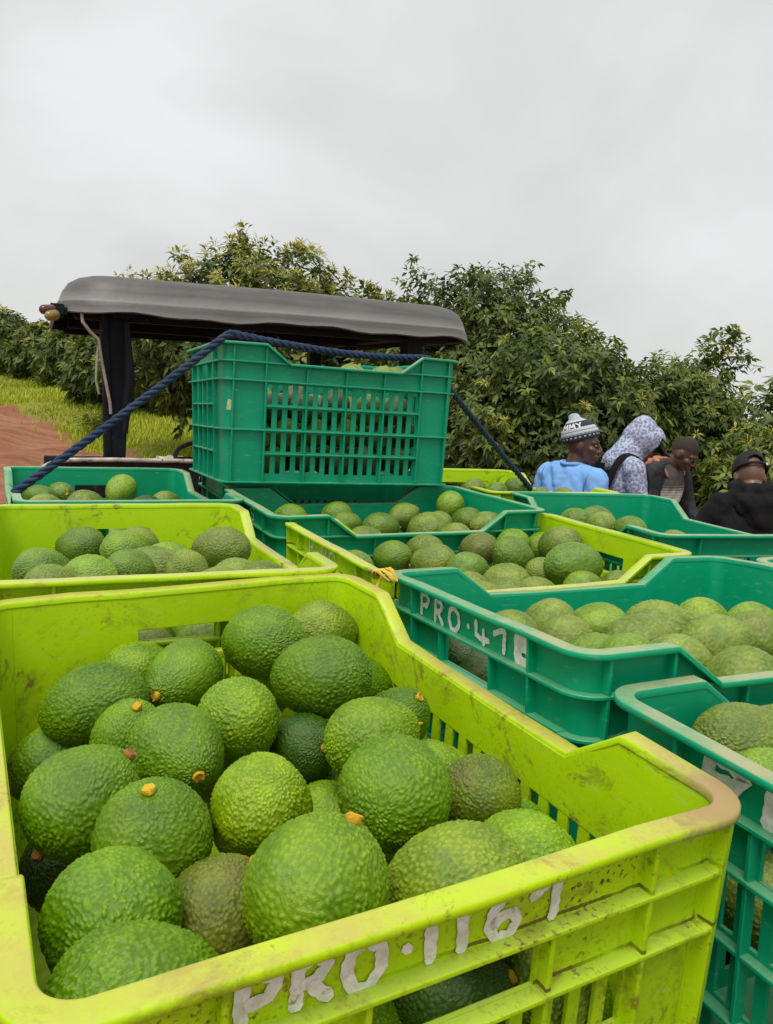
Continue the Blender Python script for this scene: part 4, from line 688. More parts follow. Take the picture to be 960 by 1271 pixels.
# ---------------------------------------------------------------- avocados
def avo_mesh(name, seg, rings, npeb, seed, amp):
    g = np.random.default_rng(seed)
    th = np.linspace(0, np.pi, rings + 1)[1:-1]; ph = np.linspace(0, 2 * np.pi, seg, endpoint=False)
    T, P = np.meshgrid(th, ph, indexing='ij')
    d = np.stack([np.sin(T) * np.cos(P), np.sin(T) * np.sin(P), np.cos(T)], -1).reshape(-1, 3)
    d = np.vstack([d, [[0, 0, 1], [0, 0, -1]]])
    # pebbles: random centres, nearest distance
    c = g.normal(size=(npeb, 3)); c /= np.linalg.norm(c, axis=1)[:, None]
    rad = g.uniform(.7, 1.25, npeb)
    s = np.sqrt(4 * np.pi / npeb)
    wv = d + .02 * np.sin(d[:, [1, 2, 0]] * 17 + seed) + .008 * np.sin(d[:, [2, 0, 1]] * 43 + 2 * seed)
    kd = KDTree(npeb)
    for i, q in enumerate(c): kd.insert(q, i)
    kd.balance()
    fn = [kd.find_n(q, 2) for q in wv.tolist()]
    near = np.array([[w_[2] for w_ in a] for a in fn]) / s; kd_i = [a[0] for a in fn]
    big = .5 + .5 * np.sin(d @ g.normal(0, 3, 3) + 1) * np.sin(d @ g.normal(0, 3, 3))
    h = np.clip((near[:, 1] - near[:, 0]) * 1.6, 0, 1) ** .8 * .45 + .55 * np.clip(1 - (near[:, 0] / .62) ** 2, 0, 1) * g.uniform(.55, 1, npeb)[[w_[1] for w_ in kd_i]]
    h = .5 + (h - .5) * (.7 + .6 * big)
    lump = sum(g.normal(0, .010) * np.sin(d @ g.normal(0, 2.2, 3) + g.uniform(0, 6)) for _ in range(7))
    # pear-ish outline: narrower towards the stem (+z)
    z = d[:, 2]
    nk = g.uniform(.04, .26); k = 1 - nk * (z * .5 + .5) ** 1.5 - .03 * z ** 2
    pole = np.clip((z - .975) / .025, 0, 1)
    r = 1 + lump + amp * (h - .6) * (1 - pole) - .06 * pole
    v = d * r[:, None]; v[:, 0] *= k; v[:, 1] *= k
    faces = []
    nr = rings - 1
    for i in range(nr - 1):
        for j in range(seg):
            faces.append((i * seg + j, (i + 1) * seg + j, (i + 1) * seg + (j + 1) % seg, i * seg + (j + 1) % seg))
    top, bot = nr * seg, nr * seg + 1
    for j in range(seg):
        faces.append((top, j, (j + 1) % seg)); faces.append((bot, (nr - 1) * seg + (j + 1) % seg, (nr - 1) * seg + j))
    me = raw_mesh(name, v, faces); me.shade_smooth()
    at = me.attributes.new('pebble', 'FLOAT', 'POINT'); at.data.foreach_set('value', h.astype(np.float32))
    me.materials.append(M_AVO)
    return me
AV_HI = [avo_mesh('avocado', 230, 150, 2500, s, .042) for s in (1, 2, 3, 4, 5)]
AV_LO = [avo_mesh('avocado', 110, 70, 1500, s, .042) for s in (6, 7, 8, 9)]
def stem_mesh(seed):
    r = random.Random(seed); bm = bmesh.new()
    add_tube(bm, [(0, 0, .86), (.006, 0, .95), (.01, .006, 1.0 + r.uniform(-.01, .03)), (.012, .01, 1.035 + r.uniform(-.01, .04)), (.014, .01, 1.03)], [.085, .10, .125, .10, .04], 12)
    for v_ in bm.verts: v_.co += Vector((r.uniform(-.012, .012), r.uniform(-.012, .012), r.uniform(-.01, .01)))
    return bm_mesh(bm, 'stem', 60)
STEMS = [stem_mesh(i) for i in range(4)]
for s in STEMS: s.materials.append(M_STEM)
TONE = [((.145, .285, .002), .3), ((.235, .330, .022), .3), ((.235, .40, .004), .2), ((.30, .46, .005), .1), ((.045, .11, .006), .4), ((.19, .265, .014), .8), ((.19, .22, .022), .8)]
TW_ = ['mid-green', 'pale green', 'light green', 'bright green', 'very dark green', 'russet-flecked green', 'brownish green']
ORD = ['first', 'second', 'third', 'fourth', 'fifth', 'sixth', 'seventh', 'eighth', 'ninth', 'tenth', 'eleventh', 'twelfth', 'thirteenth', 'fourteenth', 'fifteenth', 'sixteenth', 'seventeenth', 'eighteenth', 'nineteenth', 'twentieth']
WHERE = {'Y2': 'lime crate behind the front one', 'G1': 'far-left green crate by the mudguard', 'G2': 'green crate under the raised crate', 'YC': 'middle lime crate', 'G3': 'green crate painted PRO·47', 'GR': 'nearest green crate at right edge', 'G4': 'green crate before the people', 'Y3': 'farthest lime crate', 'S': 'raised green crate', 'F': 'nearest lime crate'}
F_LAB = [
 'large avocado touching the back wall handle slot of the nearest lime crate',
 'olive avocado in the back right corner of the nearest lime crate, half behind another',
 'big dark-green oval avocado lying crosswise near the back right of the nearest lime crate',
 'avocado near the back left of the nearest lime crate, orange stem facing the camera',
 'long dark avocado leaning against the left back wall of the nearest lime crate',
 'plain light-green round avocado in the middle of the back half of the nearest crate',
 'round avocado near the centre left, orange stem low on its right side',
 'half-hidden avocado, yellow stem on its top, behind the round one with low stem',
 'large avocado against the left wall of the nearest crate, small stem at its upper right',
 'partly hidden avocado at the left wall, yellow stem pointing up beside the big one',
 'round avocado left of centre in the nearest crate, orange stem straight on top',
 'bright yellow-green avocado in the centre of the nearest crate, stem hidden below',
 'darkest, almost black-green avocado in the centre with a yellow stem at its right',
 'smooth light-green avocado at centre right behind the biggest upright one',
 'big upright avocado right of centre, with pebbled skin, in front of a light one',
 'avocado against the right slotted wall with a yellow stem on its right tip',
 'light-green avocado mostly hidden behind the upright one, by the right slotted wall',
 'russet-flecked avocado against the slots of the right wall of the nearest crate',
 'pale elongated avocado lying behind the painted front rim, right of centre',
 'pale long avocado by the right wall just before the front right corner',
 'largest bright avocado at the front centre, just behind the painted front rim',
 'large round avocado at the front left, near the raised left rim corner',
 'brownish purple-tinged avocado at the front between two big green ones',
 'avocado at the very front left corner, half hidden under the front rim',
 'dark avocado low against the left wall with a reddish brown stem',
 'small patch of a light-green avocado showing between the three centre ones',
 'dark avocado behind the handle opening under the lettering, with a yellow stem poking out',
 'dark avocado low behind the front panel at the left part of the handle opening',
 'avocado showing a sliver behind the big oval one at the right back wall',
 'light avocado deep in the gap beneath the one at the handle slot',
 'yellowish avocado peeping out behind the stemmed one at the back wall',
 'avocado low beside the slots of the right wall, mostly covered',
]
ai = 0
for key, recs in DATA['av'].items():
    big = [i for i, r in enumerate(recs) if r[10]]
    order = sorted(big, key=lambda i: recs[i][11])
    rank = {i: n for n, i in enumerate(order)}
    for i, (x, y, z, r, ax, ay, az, el, tone, vis, top, px) in enumerate(recs):
        hi = key in ('F', 'GR') or (key == 'Y2' and top)
        ms = AV_HI if hi else AV_LO
        me = ms[ai % len(ms)]; ai += 1
        o = bpy.data.objects.new('avocado', me); COL.objects.link(o)
        q = Vector((ax, ay, az)).to_track_quat('Z', 'Y') @ Euler((0, 0, random.uniform(0, 6.28))).to_quaternion()
        o.matrix_world = Matrix.LocRotScale(Vector((x, y, z)), q, Vector((r * .97, r * .97, r * el * .96)))
        c, br = TONE[tone]; j = random.uniform(.86, 1.16)
        if key != 'F': c = (c[0] * .78 + .045, c[1] * .80 + .045, c[2] * .8 + .032)      # paler, duller: sky sheen on this fruit put into its colour
        if key == 'S' and not top: br = 0  # no russet; darker tones of this buried fruit stand in for shade inside
        o.color = (c[0] * j, c[1] * j, c[2] * j, br)
        if key == 'F' and top: lab = F_LAB[i]; grp = 'avocados heaped in the nearest lime crate'
        elif top:
            lab = f'{TW_[tone]} avocado, {ORD[rank[i]]} from left on top in {WHERE[key]}'; grp = f'avocados on top in the {WHERE[key]}'
        else:
            lab = f'avocado buried beneath others in the {WHERE[key]}'; grp = f'avocados buried in the {WHERE[key]}'
        tag(o, lab, 'avocado', grp)
        if top or key == 'F':
            s = bpy.data.objects.new('stem', STEMS[ai % 4]); COL.objects.link(s); s.parent = o
            s.scale = (1, 1, 1) if vis else (.9, .9, .97)
# ---------------------------------------------------------------- vehicle frame
TA = R(24.4); EX = Vector((math.cos(TA), math.sin(TA), 0)); EY = Vector((-math.sin(TA), math.cos(TA), 0))
def TW(x, y, z): return EX * x + EY * y + Vector((0, 0, z))
def tmat(x, y, z): return Matrix.Translation(TW(x, y, z)) @ Matrix.Rotation(TA, 4, 'Z')

M_STEEL = simple('worn_trailer_steel', (.06, .065, .06), .55, .4, 7, .3, 90, 0, .5, ((.16, .08, .04), .55))
M_DECK = simple('trailer_boards', (.10, .07, .045), .8, .4, 12, .4, 60)
M_RUBBER = simple('black_rubber', (.016, .016, .015), .75, .3, 12, .4, 50, 0, .4, ((.14, .075, .04), .58))
M_RUST = simple('dull_wheel_rim', (.35, .30, .22), .6, .3, 6, .2, 60)
tr = empty('trailer', tmat(.66, 1.2, 0), 'low flat trailer carrying the crates behind the tractor', 'trailer')
for k in range(7):
    link('deck_board', box_mesh('deck_board', (-.84 + .235 * k + .09, 0.0, 1.155), (.226, 2.5, .035), .004), M_DECK, tr)
for sx in (-.82, .96):
    link('side_rail', box_mesh('side_rail', (sx, 0, 1.20), (.045, 2.6, .12), .006), M_STEEL, tr)
link('chassis_beam', box_mesh('chassis_beam', (.07, 0, 1.07), (.9, 2.4, .12), .006), M_STEEL, tr)
link('drawbar', box_mesh('drawbar', (.07, 1.7, .8), (.12, 1.5, .12), .006), M_STEEL, tr)
link('drawbar_hanger', box_mesh('drawbar_hanger', (.07, 1.1, .93), (.12, .12, .2), .006), M_STEEL, tr)
def wheel(parent, x, y, rad, wd, name='wheel'):
    bm = bmesh.new(); n = 40; sec = [(-wd/2, rad*.62), (-wd/2*1.02, rad*.8), (-wd/2*.85, rad*.95), (-wd/2*.4, rad), (wd/2*.4, rad), (wd/2*.85, rad*.95), (wd/2*1.02, rad*.8), (wd/2, rad*.62)]
    rings = [[bm.verts.new((x + a, y + b*math.cos(2*math.pi*k/n), rad + b*math.sin(2*math.pi*k/n))) for a, b in sec] for k in range(n)]
    for k in range(n):
        for j in range(len(sec) - 1): bm.faces.new((rings[k][j], rings[k][j+1], rings[(k+1)%n][j+1], rings[(k+1)%n][j]))
    for k in range(0, n):
        a = 2*math.pi*k/n
        add_box(bm, (x + (wd*.22 if k % 2 else -wd*.22), y + (rad*1.005)*math.cos(a), rad + (rad*1.005)*math.sin(a)), (wd*.5, rad*.075, rad*.07), (a - math.pi/2, 0, .0))
    w_ = link(name, bm_mesh(bm, 'tyre', 40), M_RUBBER, parent)
    bm = bmesh.new(); bmesh.ops.create_cone(bm, cap_ends=True, segments=28, radius1=rad*.63, radius2=rad*.63, depth=wd*.7, matrix=Matrix.Translation((x, y, rad)) @ Matrix.Rotation(math.pi/2, 4, 'Y'))
    bmesh.ops.create_cone(bm, cap_ends=True, segments=20, radius1=rad*.2, radius2=rad*.16, depth=wd*.9, matrix=Matrix.Translation((x, y, rad)) @ Matrix.Rotation(math.pi/2, 4, 'Y'))
    link('wheel_hub', bm_mesh(bm, 'wheel_hub', 40), M_RUST, w_)
wheel(tr, -.70, -.5, .48, .22); wheel(tr, .84, -.5, .48, .22)

# ---------------------------------------------------------------- tractor with canopy
tt = empty('tractor', tmat(.91, 3.2, 0), 'dark muddy tractor with a grey moulded canopy on posts, in front of the trailer', 'tractor')
def canopy_mat():
    m, nt, b = new_mat('grey_canopy_plastic')
    tc = N(nt, 'ShaderNodeTexCoord').outputs['Object']
    mp = N(nt, 'ShaderNodeMapping'); mp.inputs['Scale'].default_value = (1.5, 3, 14); LK(nt, tc, mp.inputs['Vector'])
    n = noise(nt, mp.outputs[0], 2.2, 6, .6); n2 = noise(nt, tc, 14, 6, .65)
    c = mix(nt, ramp(nt, n, [(.3, 0), (.7, 1)]), (.056, .054, .051), (.108, .105, .099))
    c = mix(nt, ramp(nt, n2, [(.52, 0), (.72, .55)]), c, (.10, .075, .05))
    at = N(nt, 'ShaderNodeAttribute', attribute_name='crease')
    c = mix(nt, mth(nt, 'MULTIPLY', at.outputs['Fac'], .7), c, (.29, .285, .27))
    setp(b, Base_Color=c, Roughness=mth(nt, 'ADD', .35, mth(nt, 'MULTIPLY', n2, .3)))
    bump(nt, b, mth(nt, 'ADD', noise(nt, tc, 5, 3), mth(nt, 'MULTIPLY', noise(nt, tc, 120, 3), .05)), .35, .02)
    return m
M_CAN = canopy_mat()
M_UNDER = simple('canopy_underside_black', (.012, .012, .013), .9, .3, 8, .2, 40)
M_POST = simple('dark_post_paint', (.006, .008, .011), .7, .5, 14, .4, 60, 0, .25, ((.20, .19, .17), .66))
M_MUD = simple('muddy_black_mudguard', (.010, .010, .010), .75, .5, 9, .4, 60, 0, .25, ((.14, .08, .045), .60))
M_EDGE = simple('scuffed_pale_edge', (.42, .38, .33), .6, .4, 20, .3, 70, 0, .5, ((.10, .06, .04), .56))
M_WIRE = simple('old_grey_cable', (.36, .31, .25), .6, .3, 20)
def canopy():
    x0, x1, y0, y1 = -.84, .985, 0.0, 1.5
    sec = [(.012, -.004), (0, 0), (.004, .024), (.012, .040), (.016, .047), (.019, .056), (.03, .085), (.052, .118), (.085, .138), (.13, .150), (.22, .157), (.4, .163)]
    cre = [.9, .9, .1, 0, 1.0, .9, .1, 0, 0, 0, 0, 0]
    rc = .22; bm = bmesh.new(); rings = []
    def loop(ins):
        out = []
        r_ = max(rc - ins, .02)
        for cx, cy, a0 in ((x0 + ins + r_, y0 + ins + r_, math.pi), (x1 - ins - r_, y0 + ins + r_, 1.5*math.pi), (x1 - ins - r_, y1 - ins - r_, 0), (x0 + ins + r_, y1 - ins - r_, .5*math.pi)):
            for k in range(7): out.append((cx + r_*math.cos(a0 + math.pi/2*k/6), cy + r_*math.sin(a0 + math.pi/2*k/6)))
            # long straight run gets extra points for dents
            nxt = {math.pi: (x1 - ins - r_, y0 + ins), 1.5*math.pi: (x1 - ins, y1 - ins - r_), 0: (x0 + ins + r_, y1 - ins), .5*math.pi: (x0 + ins, y0 + ins + r_)}[a0]
            p = out[-1]
            for k in range(1, 24): out.append((p[0] + (nxt[0]-p[0])*k/24, p[1] + (nxt[1]-p[1])*k/24))
        return out
    lay = bm.verts.layers.float.new('crease')
    for (ins, z), c in zip(sec, cre):
        ring = []
        for x, y in loop(ins):
            lip = max(0, 1 - z / .05)
            dz = .006 * lip * math.sin(x * 9.0 + y*5 + .4) + .004 * lip * math.sin(x * 23 + 2) + .003*math.sin(x*4+1)
            zz = 1.955 + z + .022 * (x - x0) + dz
            dent = -.012 * math.exp(-((x - .30) / .06) ** 2) * math.exp(-((z - .11) / .05) ** 2)
            v = bm.verts.new((x, y - dent, zz)); v[lay] = c; ring.append(v)
        rings.append(ring)
    n = len(rings[0])
    for a, b in zip(rings[:-1], rings[1:]):
        for k in range(n): bm.faces.new((a[k], a[(k+1)%n], b[(k+1)%n], b[k]))
    bm.faces.new(rings[-1])
    link('canopy', bm_mesh(bm, 'canopy', 60), M_CAN, tt)
    # near-black underside sheet, a little in from the lip
    bm = bmesh.new(); rings = []
    for ins, z in ((.016, .0), (.03, .07), (.07, .12), (.2, .14)):
        rings.append([bm.verts.new((x, y, 1.955 + z + .022*(x - x0) - .002)) for x, y in loop(ins)])
    for a, b in zip(rings[:-1], rings[1:]):
        for k in range(n): bm.faces.new((a[k], a[(k+1)%n], b[(k+1)%n], b[k]))
    bm.faces.new(rings[-1])
    link('canopy_underside', bm_mesh(bm, 'canopy_underside', 60), M_UNDER, tt)
    for y, dz in ((.14, 0), (.78, 0), (1.36, .0)):
        link('canopy_cross_beam', box_mesh('canopy_cross_beam', (.04, y, 1.985), (1.62, .06, .07), .006, (0, -.022, 0)), M_POST, tt)
    for x in (-.6, .66):
        link('canopy_rail', box_mesh('canopy_rail', (x, .75, 1.965 + .022*(x+.84)), (.07, 1.4, .05), .006), M_POST, tt)
canopy()
def post(x, y, z0, z1, wx, wy, lumps=False):
    bm = bmesh.new(); n = 14; r = random.Random(int(x * 100) + 5)
    rings = []
    for k in range(n + 1):
        t = k / n; z = z0 + (z1 - z0) * t
        a = wx / 2 * (1 + (r.uniform(-.06, .10) if lumps and t < .55 else 0)); b = wy / 2
        q = .12
        rings.append([bm.verts.new((x + px*a, y + py*b, z)) for px, py in ((-1+q,-1),(1-q,-1),(1,-1+q),(1,1-q),(1-q,1),(-1+q,1),(-1,1-q),(-1,-1+q))])
    for A, B in zip(rings[:-1], rings[1:]):
        for k in range(8): bm.faces.new((A[k], A[(k+1)%8], B[(k+1)%8], B[k]))
    bm.faces.new(rings[0][::-1]); bm.faces.new(rings[-1])
    return link('canopy_post', bm_mesh(bm, 'canopy_post', 30), M_POST, tt)
post(-.61, .16, 1.25, 1.985, .072, .08, True)
post(.69, .16, 1.25, 2.0, .085, .08)
post(-.53, 1.30, 1.1, 1.98, .07, .07); post(.60, 1.30, 1.1, 2.0, .07, .07)
bm = bmesh.new(); add_tube(bm, [(-.662, .11, 1.975), (-.658, .11, 1.85), (-.648, .12, 1.7), (-.64, .13, 1.3)], [.016, .018, .018, .016], 8)
link('support_strut', bm_mesh(bm, 'support_strut', 40), M_POST, tt)
bm = bmesh.new(); add_tube(bm, [(-.58, .085, 1.93), (-.572, .085, 1.80), (-.566, .09, 1.7), (-.575, .1, 1.62), (-.58, .1, 1.5)], [.012, .016, .02, .018, .012], 8)
link('hinge_lug', bm_mesh(bm, 'hinge_lug', 40), M_POST, tt)
bm = bmesh.new()
add_tube(bm, [(-.745, .07, 1.955), (-.742, .06, 1.92), (-.715, .06, 1.885), (-.685, .07, 1.86), (-.675, .08, 1.80), (-.655, .09, 1.70), (-.638, .095, 1.62), (-.634, .10, 1.575)], .0062, 7)
add_tube(bm, [(-.683, .08, 1.855), (-.690, .07, 1.78), (-.692, .07, 1.70), (-.680, .08, 1.65)], .004, 6)
link('cable', bm_mesh(bm, 'cable', 60), M_WIRE, tt)
# working lamp under the canopy corner
bm = bmesh.new(); add_cap(bm, (-.858, .03, 1.928), .018, (-.840, .06, 1.935), .02, 14)
lamp = link('corner_lamp', bm_mesh(bm, 'corner_lamp', 60), simple('amber_lens', (.26, .18, .05), .25, .2, 10, .1, 40, 0, .6), tt)
bm = bmesh.new(); add_cap(bm, (-.876, .05, 1.95), .018, (-.85, .08, 1.955), .019, 14)
link('red_lens', bm_mesh(bm, 'red_lens', 60), simple('dirty_red_lens', (.09, .03, .03), .25, .3, 20, .1, 40, 0, .6), lamp)
link('lamp_bracket', box_mesh('lamp_bracket', (-.83, .1, 1.955), (.07, .05, .05), .012), M_POST, lamp)
# mudguards: dark panels with a scuffed pale upper edge
def mudguard(xo, xi, zt, rad):
    s = 1 if xi > xo else -1
    prof_ = [(xo, zt - .42), (xo, zt - rad)] + [(xo + s*rad*(1 - math.cos(math.pi/2*k/8)), zt - rad + rad*math.sin(math.pi/2*k/8)) for k in range(1, 9)] + [((xo+xi)/2, zt + .004), (xi, zt + .006)]
    bm = bmesh.new(); ra = []
    ys = [0, .012, .12, .35, .6, .85, 1.1, 1.3, 1.42]; dz = [0, -.012, -.03, -.05, -.06, -.08, -.13, -.22, -.36]
    for y, d in zip(ys, dz): ra.append([bm.verts.new((x, y, z + d)) for x, z in prof_])
    for a, b in zip(ra[:-1], ra[1:]):
        for k in range(len(prof_) - 1): bm.faces.new((a[k], a[k+1], b[k+1], b[k]))
    # back panel closing the arch
    low = [bm.verts.new((x, .004, min(z, zt - .40))) for x, z in prof_]
    for k in range(len(prof_) - 1):
        if abs(prof_[k][1] - low[k].co.z) > 1e-4 or abs(prof_[k+1][1] - low[k+1].co.z) > 1e-4:
            bm.faces.new((ra[0][k], low[k], low[k+1], ra[0][k+1]))
    g = link('mudguard', bm_mesh(bm, 'mudguard', 40), M_MUD, tt)
    bm = bmesh.new(); add_tube(bm, [(x, -.004, z + .004) for x, z in prof_], .009, 8)
    link('mudguard_edge', bm_mesh(bm, 'mudguard_edge', 60), M_EDGE, g)
mudguard(-.985, -.30, 1.395, .21); mudguard(.82, .28, 1.425, .21)
wheel(tt, -.70, .72, .66, .36, 'rear_wheel'); wheel(tt, .60, .72, .66, .30, 'rear_wheel')
wheel(tt, -.55, 2.55, .40, .24, 'front_wheel'); wheel(tt, .55, 2.55, .40, .24, 'front_wheel')
M_TRAC = simple('faded_tractor_paint', (.10, .16, .19), .5, .3, 5, .2, 50, 0, .5, ((.14, .08, .045), .55))
link('gearbox', box_mesh('gearbox', (0, .9, .85), (.46, 1.5, .55), .05), M_POST, tt)
link('engine_hood', box_mesh('engine_hood', (0, 2.35, .86), (.56, 1.5, .42), .06), M_TRAC, tt)
link('platform', box_mesh('platform', (-.0, .85, 1.10), (.62, 1.3, .05), .01), M_POST, tt)
sb_ = bmesh.new(); add_box(sb_, (0, .62, 1.18), (.42, .40, .09)); add_box(sb_, (0, .44, 1.30), (.42, .08, .24), (.15, 0, 0)); bevel(sb_, .025, 3)
link('driver_seat', bm_mesh(sb_, 'driver_seat', 40), M_RUBBER, tt)
bm = bmesh.new()
add_tube(bm, [(0.19*math.cos(a), 1.28 + .17*math.sin(a), 1.30 + .08*math.sin(a)) for a in np.linspace(0, 2*math.pi, 29)], .013, 8, False)
add_tube(bm, [(0, 1.28, 1.3), (0, 1.55, 1.1)], .018, 8); add_tube(bm, [(-.18, 1.28, 1.3), (.18, 1.28, 1.3)], .009, 6)
link('steering_wheel', bm_mesh(bm, 'steering_wheel', 60), M_RUBBER, tt)

# ---------------------------------------------------------------- blue rope
def rope_mat():
    m, nt, b = new_mat('navy_twisted_rope')
    tc = N(nt, 'ShaderNodeTexCoord').outputs['Object']
    n = noise(nt, tc, 700, 3, .7); n2 = noise(nt, tc, 30, 3)
    c = mix(nt, ramp(nt, n, [(.3, 0), (.7, 1)]), (.004, .012, .034), (.018, .05, .13))
    c = mix(nt, ramp(nt, n2, [(.5, 0), (.75, .5)]), c, (.05, .06, .07))
    setp(b, Base_Color=c, Roughness=.75); bump(nt, b, n, .5, .002); return m
M_ROPE = rope_mat()
SM = frame_mat(FR['S'])
def sp(u, v, z): return SM @ Vector((u, v, z))
def catmull(P, per=30):
    P = [Vector(p) for p in P]; Q = [P[0]*2 - P[1]] + P + [P[-1]*2 - P[-2]]; out = []
    for i in range(1, len(Q) - 2):
        a, b, c, d = Q[i-1:i+3]
        n = max(4, int((c - b).length / .006))
        for k in range(n):
            t = k / n
            out.append(.5 * ((2*b) + (c-a)*t + (2*a - 5*b + 4*c - d)*t*t + (3*b - a - 3*c + d)*t**3))
    out.append(P[-1]); return out
ROPE_A = Vector(ANCH['rope_a']); ROPE_B = Vector(ANCH['rope_b'])
c0 = sp(-.262, -.186, .010)
def seg_(a, b, n, sag=0): return [a.lerp(b, k/n) - Vector((0, 0, sag*4*(k/n)*(1-k/n))) for k in range(1, n)]
path = [ROPE_A] + seg_(ROPE_A, c0, 6, .004) + [c0] + [sp(-.235, -.180, .013), sp(-.17, -.165, .008), sp(-.10, -.15, .004), sp(.0, -.12, .001), sp(.10, -.09, .002), sp(.19, -.065, .007), sp(.26, -.045, .012), sp(.286, -.035, .004)]
c1 = sp(.291, -.034, -.012)
path += [c1] + seg_(c1, ROPE_B, 6, .006) + [ROPE_B]
pp = catmull(path)
bm = bmesh.new(); RR = .0076
T_ = []; nrm = None; acc = 0
fr_ = []
for i, p in enumerate(pp):
    t = (pp[min(i+1, len(pp)-1)] - pp[max(i-1, 0)]).normalized()
    nrm = t.orthogonal().normalized() if nrm is None else (nrm - t*nrm.dot(t)).normalized()
    fr_.append((p, nrm.copy(), t.cross(nrm)))
for s in range(3):
    line = []
    for i, (p, a, b) in enumerate(fr_):
        th = 2*math.pi*s/3 + i * .006 / .054 * 2 * math.pi
        line.append(p + (a*math.cos(th) + b*math.sin(th)) * RR * .56)
    add_tube(bm, line, RR * .60, 8)
# loose fibres
rg = random.Random(3)
for k in range(170):
    p, a, b = rg.choice(fr_); th = rg.uniform(0, 6.28); d = a*math.cos(th) + b*math.sin(th)
    q = p + d * RR; e = q + d * rg.uniform(.002, .008) + Vector((rg.uniform(-.007, .007), rg.uniform(-.007, .007), rg.uniform(-.003, .006)))
    add_tube(bm, [q, (q + e)/2 + d*.001, e], [.0007, .0006, .0003], 3, False)
ro = link('rope', bm_mesh(bm, 'rope', 70), M_ROPE)
tag(ro, 'navy blue twisted rope tied across the raised green crate', 'rope')

# yellow twine knot on the corner of the middle lime crate
bm = bmesh.new(); kp = Vector(ANCH['knot'])
for k in range(3):
    add_tube(bm, [kp + Vector((.012*math.cos(a+k)+.002*k, .010*math.sin(a), .006*math.sin(2*a + k))) for a in np.linspace(0, 5.6, 14)], .0022, 6)
add_tube(bm, [kp, kp + Vector((-.01, -.012, -.02)), kp + Vector((-.016, -.014, -.045))], .0018, 6)
tag(link('twine_knot', bm_mesh(bm, 'twine_knot', 60), simple('yellow_twine', (.60, .42, .06), .8, .3, 60)), 'small yellow twine knot on the lime rim beside the PRO·47 crate', 'twine')

# ---------------------------------------------------------------- ground
def hill(x, y):
    lf = np.clip((3.5 - x) / 6.0, 0, 1); lf = lf * lf * (3 - 2 * lf)
    t = np.clip(y - 5.0, 0, None)
    return 0.1 * (t - 1.2 * (1 - np.exp(-t / 1.2))) * lf * np.where(t > 60, 60 / np.maximum(t, 1), 1)
BOUND = [(-40, 40), (-14, 23), (-8.3, 16.7), (-6.2, 14.5), (-4.6, 12.3), (-3.7, 11.7), (-3.0, 11.7), (-1.5, 11.6), (2, 12.2), (20, 16)]
def grass_side(x, y):
    """signed distance-like: positive on the grass bank"""
    bx = np.array([b[0] for b in BOUND]); by = np.array([b[1] for b in BOUND])
    return y - np.interp(x, bx, by)
t_ = np.linspace(-1, 1, 181); gx = np.sign(t_) * (np.abs(t_) * 9 + np.abs(t_) ** 4 * 260) - 2
s_ = np.linspace(0, 1, 201); gy = -18 + s_ * 50 + s_ ** 5 * 420
GX, GY = np.meshgrid(gx, gy, indexing='ij')
g2 = np.random.default_rng(3)
bumps = sum(g2.normal(0, .018) * np.sin(GX * g2.normal(0, 1.6) + GY * g2.normal(0, 1.6) + g2.uniform(0, 6)) for _ in range(14))
GZ = hill(GX, GY) + bumps
V_ = np.stack([GX, GY, GZ], -1).reshape(-1, 3); ny_ = len(gy)
F_ = [(i*ny_ + j, (i+1)*ny_ + j, (i+1)*ny_ + j+1, i*ny_ + j+1) for i in range(len(gx)-1) for j in range(ny_-1)]
me = raw_mesh('ground', V_, F_); me.shade_smooth()
at = me.attributes.new('grass', 'FLOAT', 'POINT'); at.data.foreach_set('value', np.clip(.5 + grass_side(GX, GY).ravel() * .5, 0, 1).astype(np.float32))
def ground_mat():
    m, nt, b = new_mat('red_earth_and_turf')
    tc = N(nt, 'ShaderNodeTexCoord').outputs['Object']
    n1 = noise(nt, tc, .9, 6, .65); n2 = noise(nt, tc, 9, 6, .7)
    mp = N(nt, 'ShaderNodeMapping'); mp.inputs['Rotation'].default_value = (0, 0, R(32)); mp.inputs['Scale'].default_value = (.35, 3.2, 1); LK(nt, tc, mp.inputs['Vector'])
    ruts = noise(nt, mp.outputs[0], 1.6, 5, .6)
    d = mix(nt, ramp(nt, n1, [(.3, 0), (.7, 1)]), (.20, .072, .035), (.31, .135, .075))
    d = mix(nt, ramp(nt, ruts, [(.42, 0), (.62, .8)]), d, (.34, .17, .10))
    d = mix(nt, ramp(nt, n2, [(.55, 0), (.72, .6)]), d, (.12, .055, .035))
    g = mix(nt, ramp(nt, n2, [(.3, 0), (.7, 1)]), (.15, .17, .015), (.30, .29, .04))
    g = mix(nt, ramp(nt, n1, [(.5, 0), (.68, .7)]), g, (.25, .17, .07))
    at = N(nt, 'ShaderNodeAttribute', attribute_name='grass')
    k = mth(nt, 'ADD', at.outputs['Fac'], mth(nt, 'MULTIPLY', mth(nt, 'SUBTRACT', noise(nt, tc, 1.6, 5, .7), .5), .9))
    setp(b, Base_Color=mix(nt, ramp(nt, k, [(.46, 0), (.58, 1)]), d, g), Roughness=.95)
    b.inputs['Specular IOR Level'].default_value = .15
    bump(nt, b, mth(nt, 'ADD', n2, ruts), .6, .06); return m
tag(link('ground', me, ground_mat()), kind='structure')
def gz(x, y): return float(hill(np.array([x]), np.array([y]))[0])

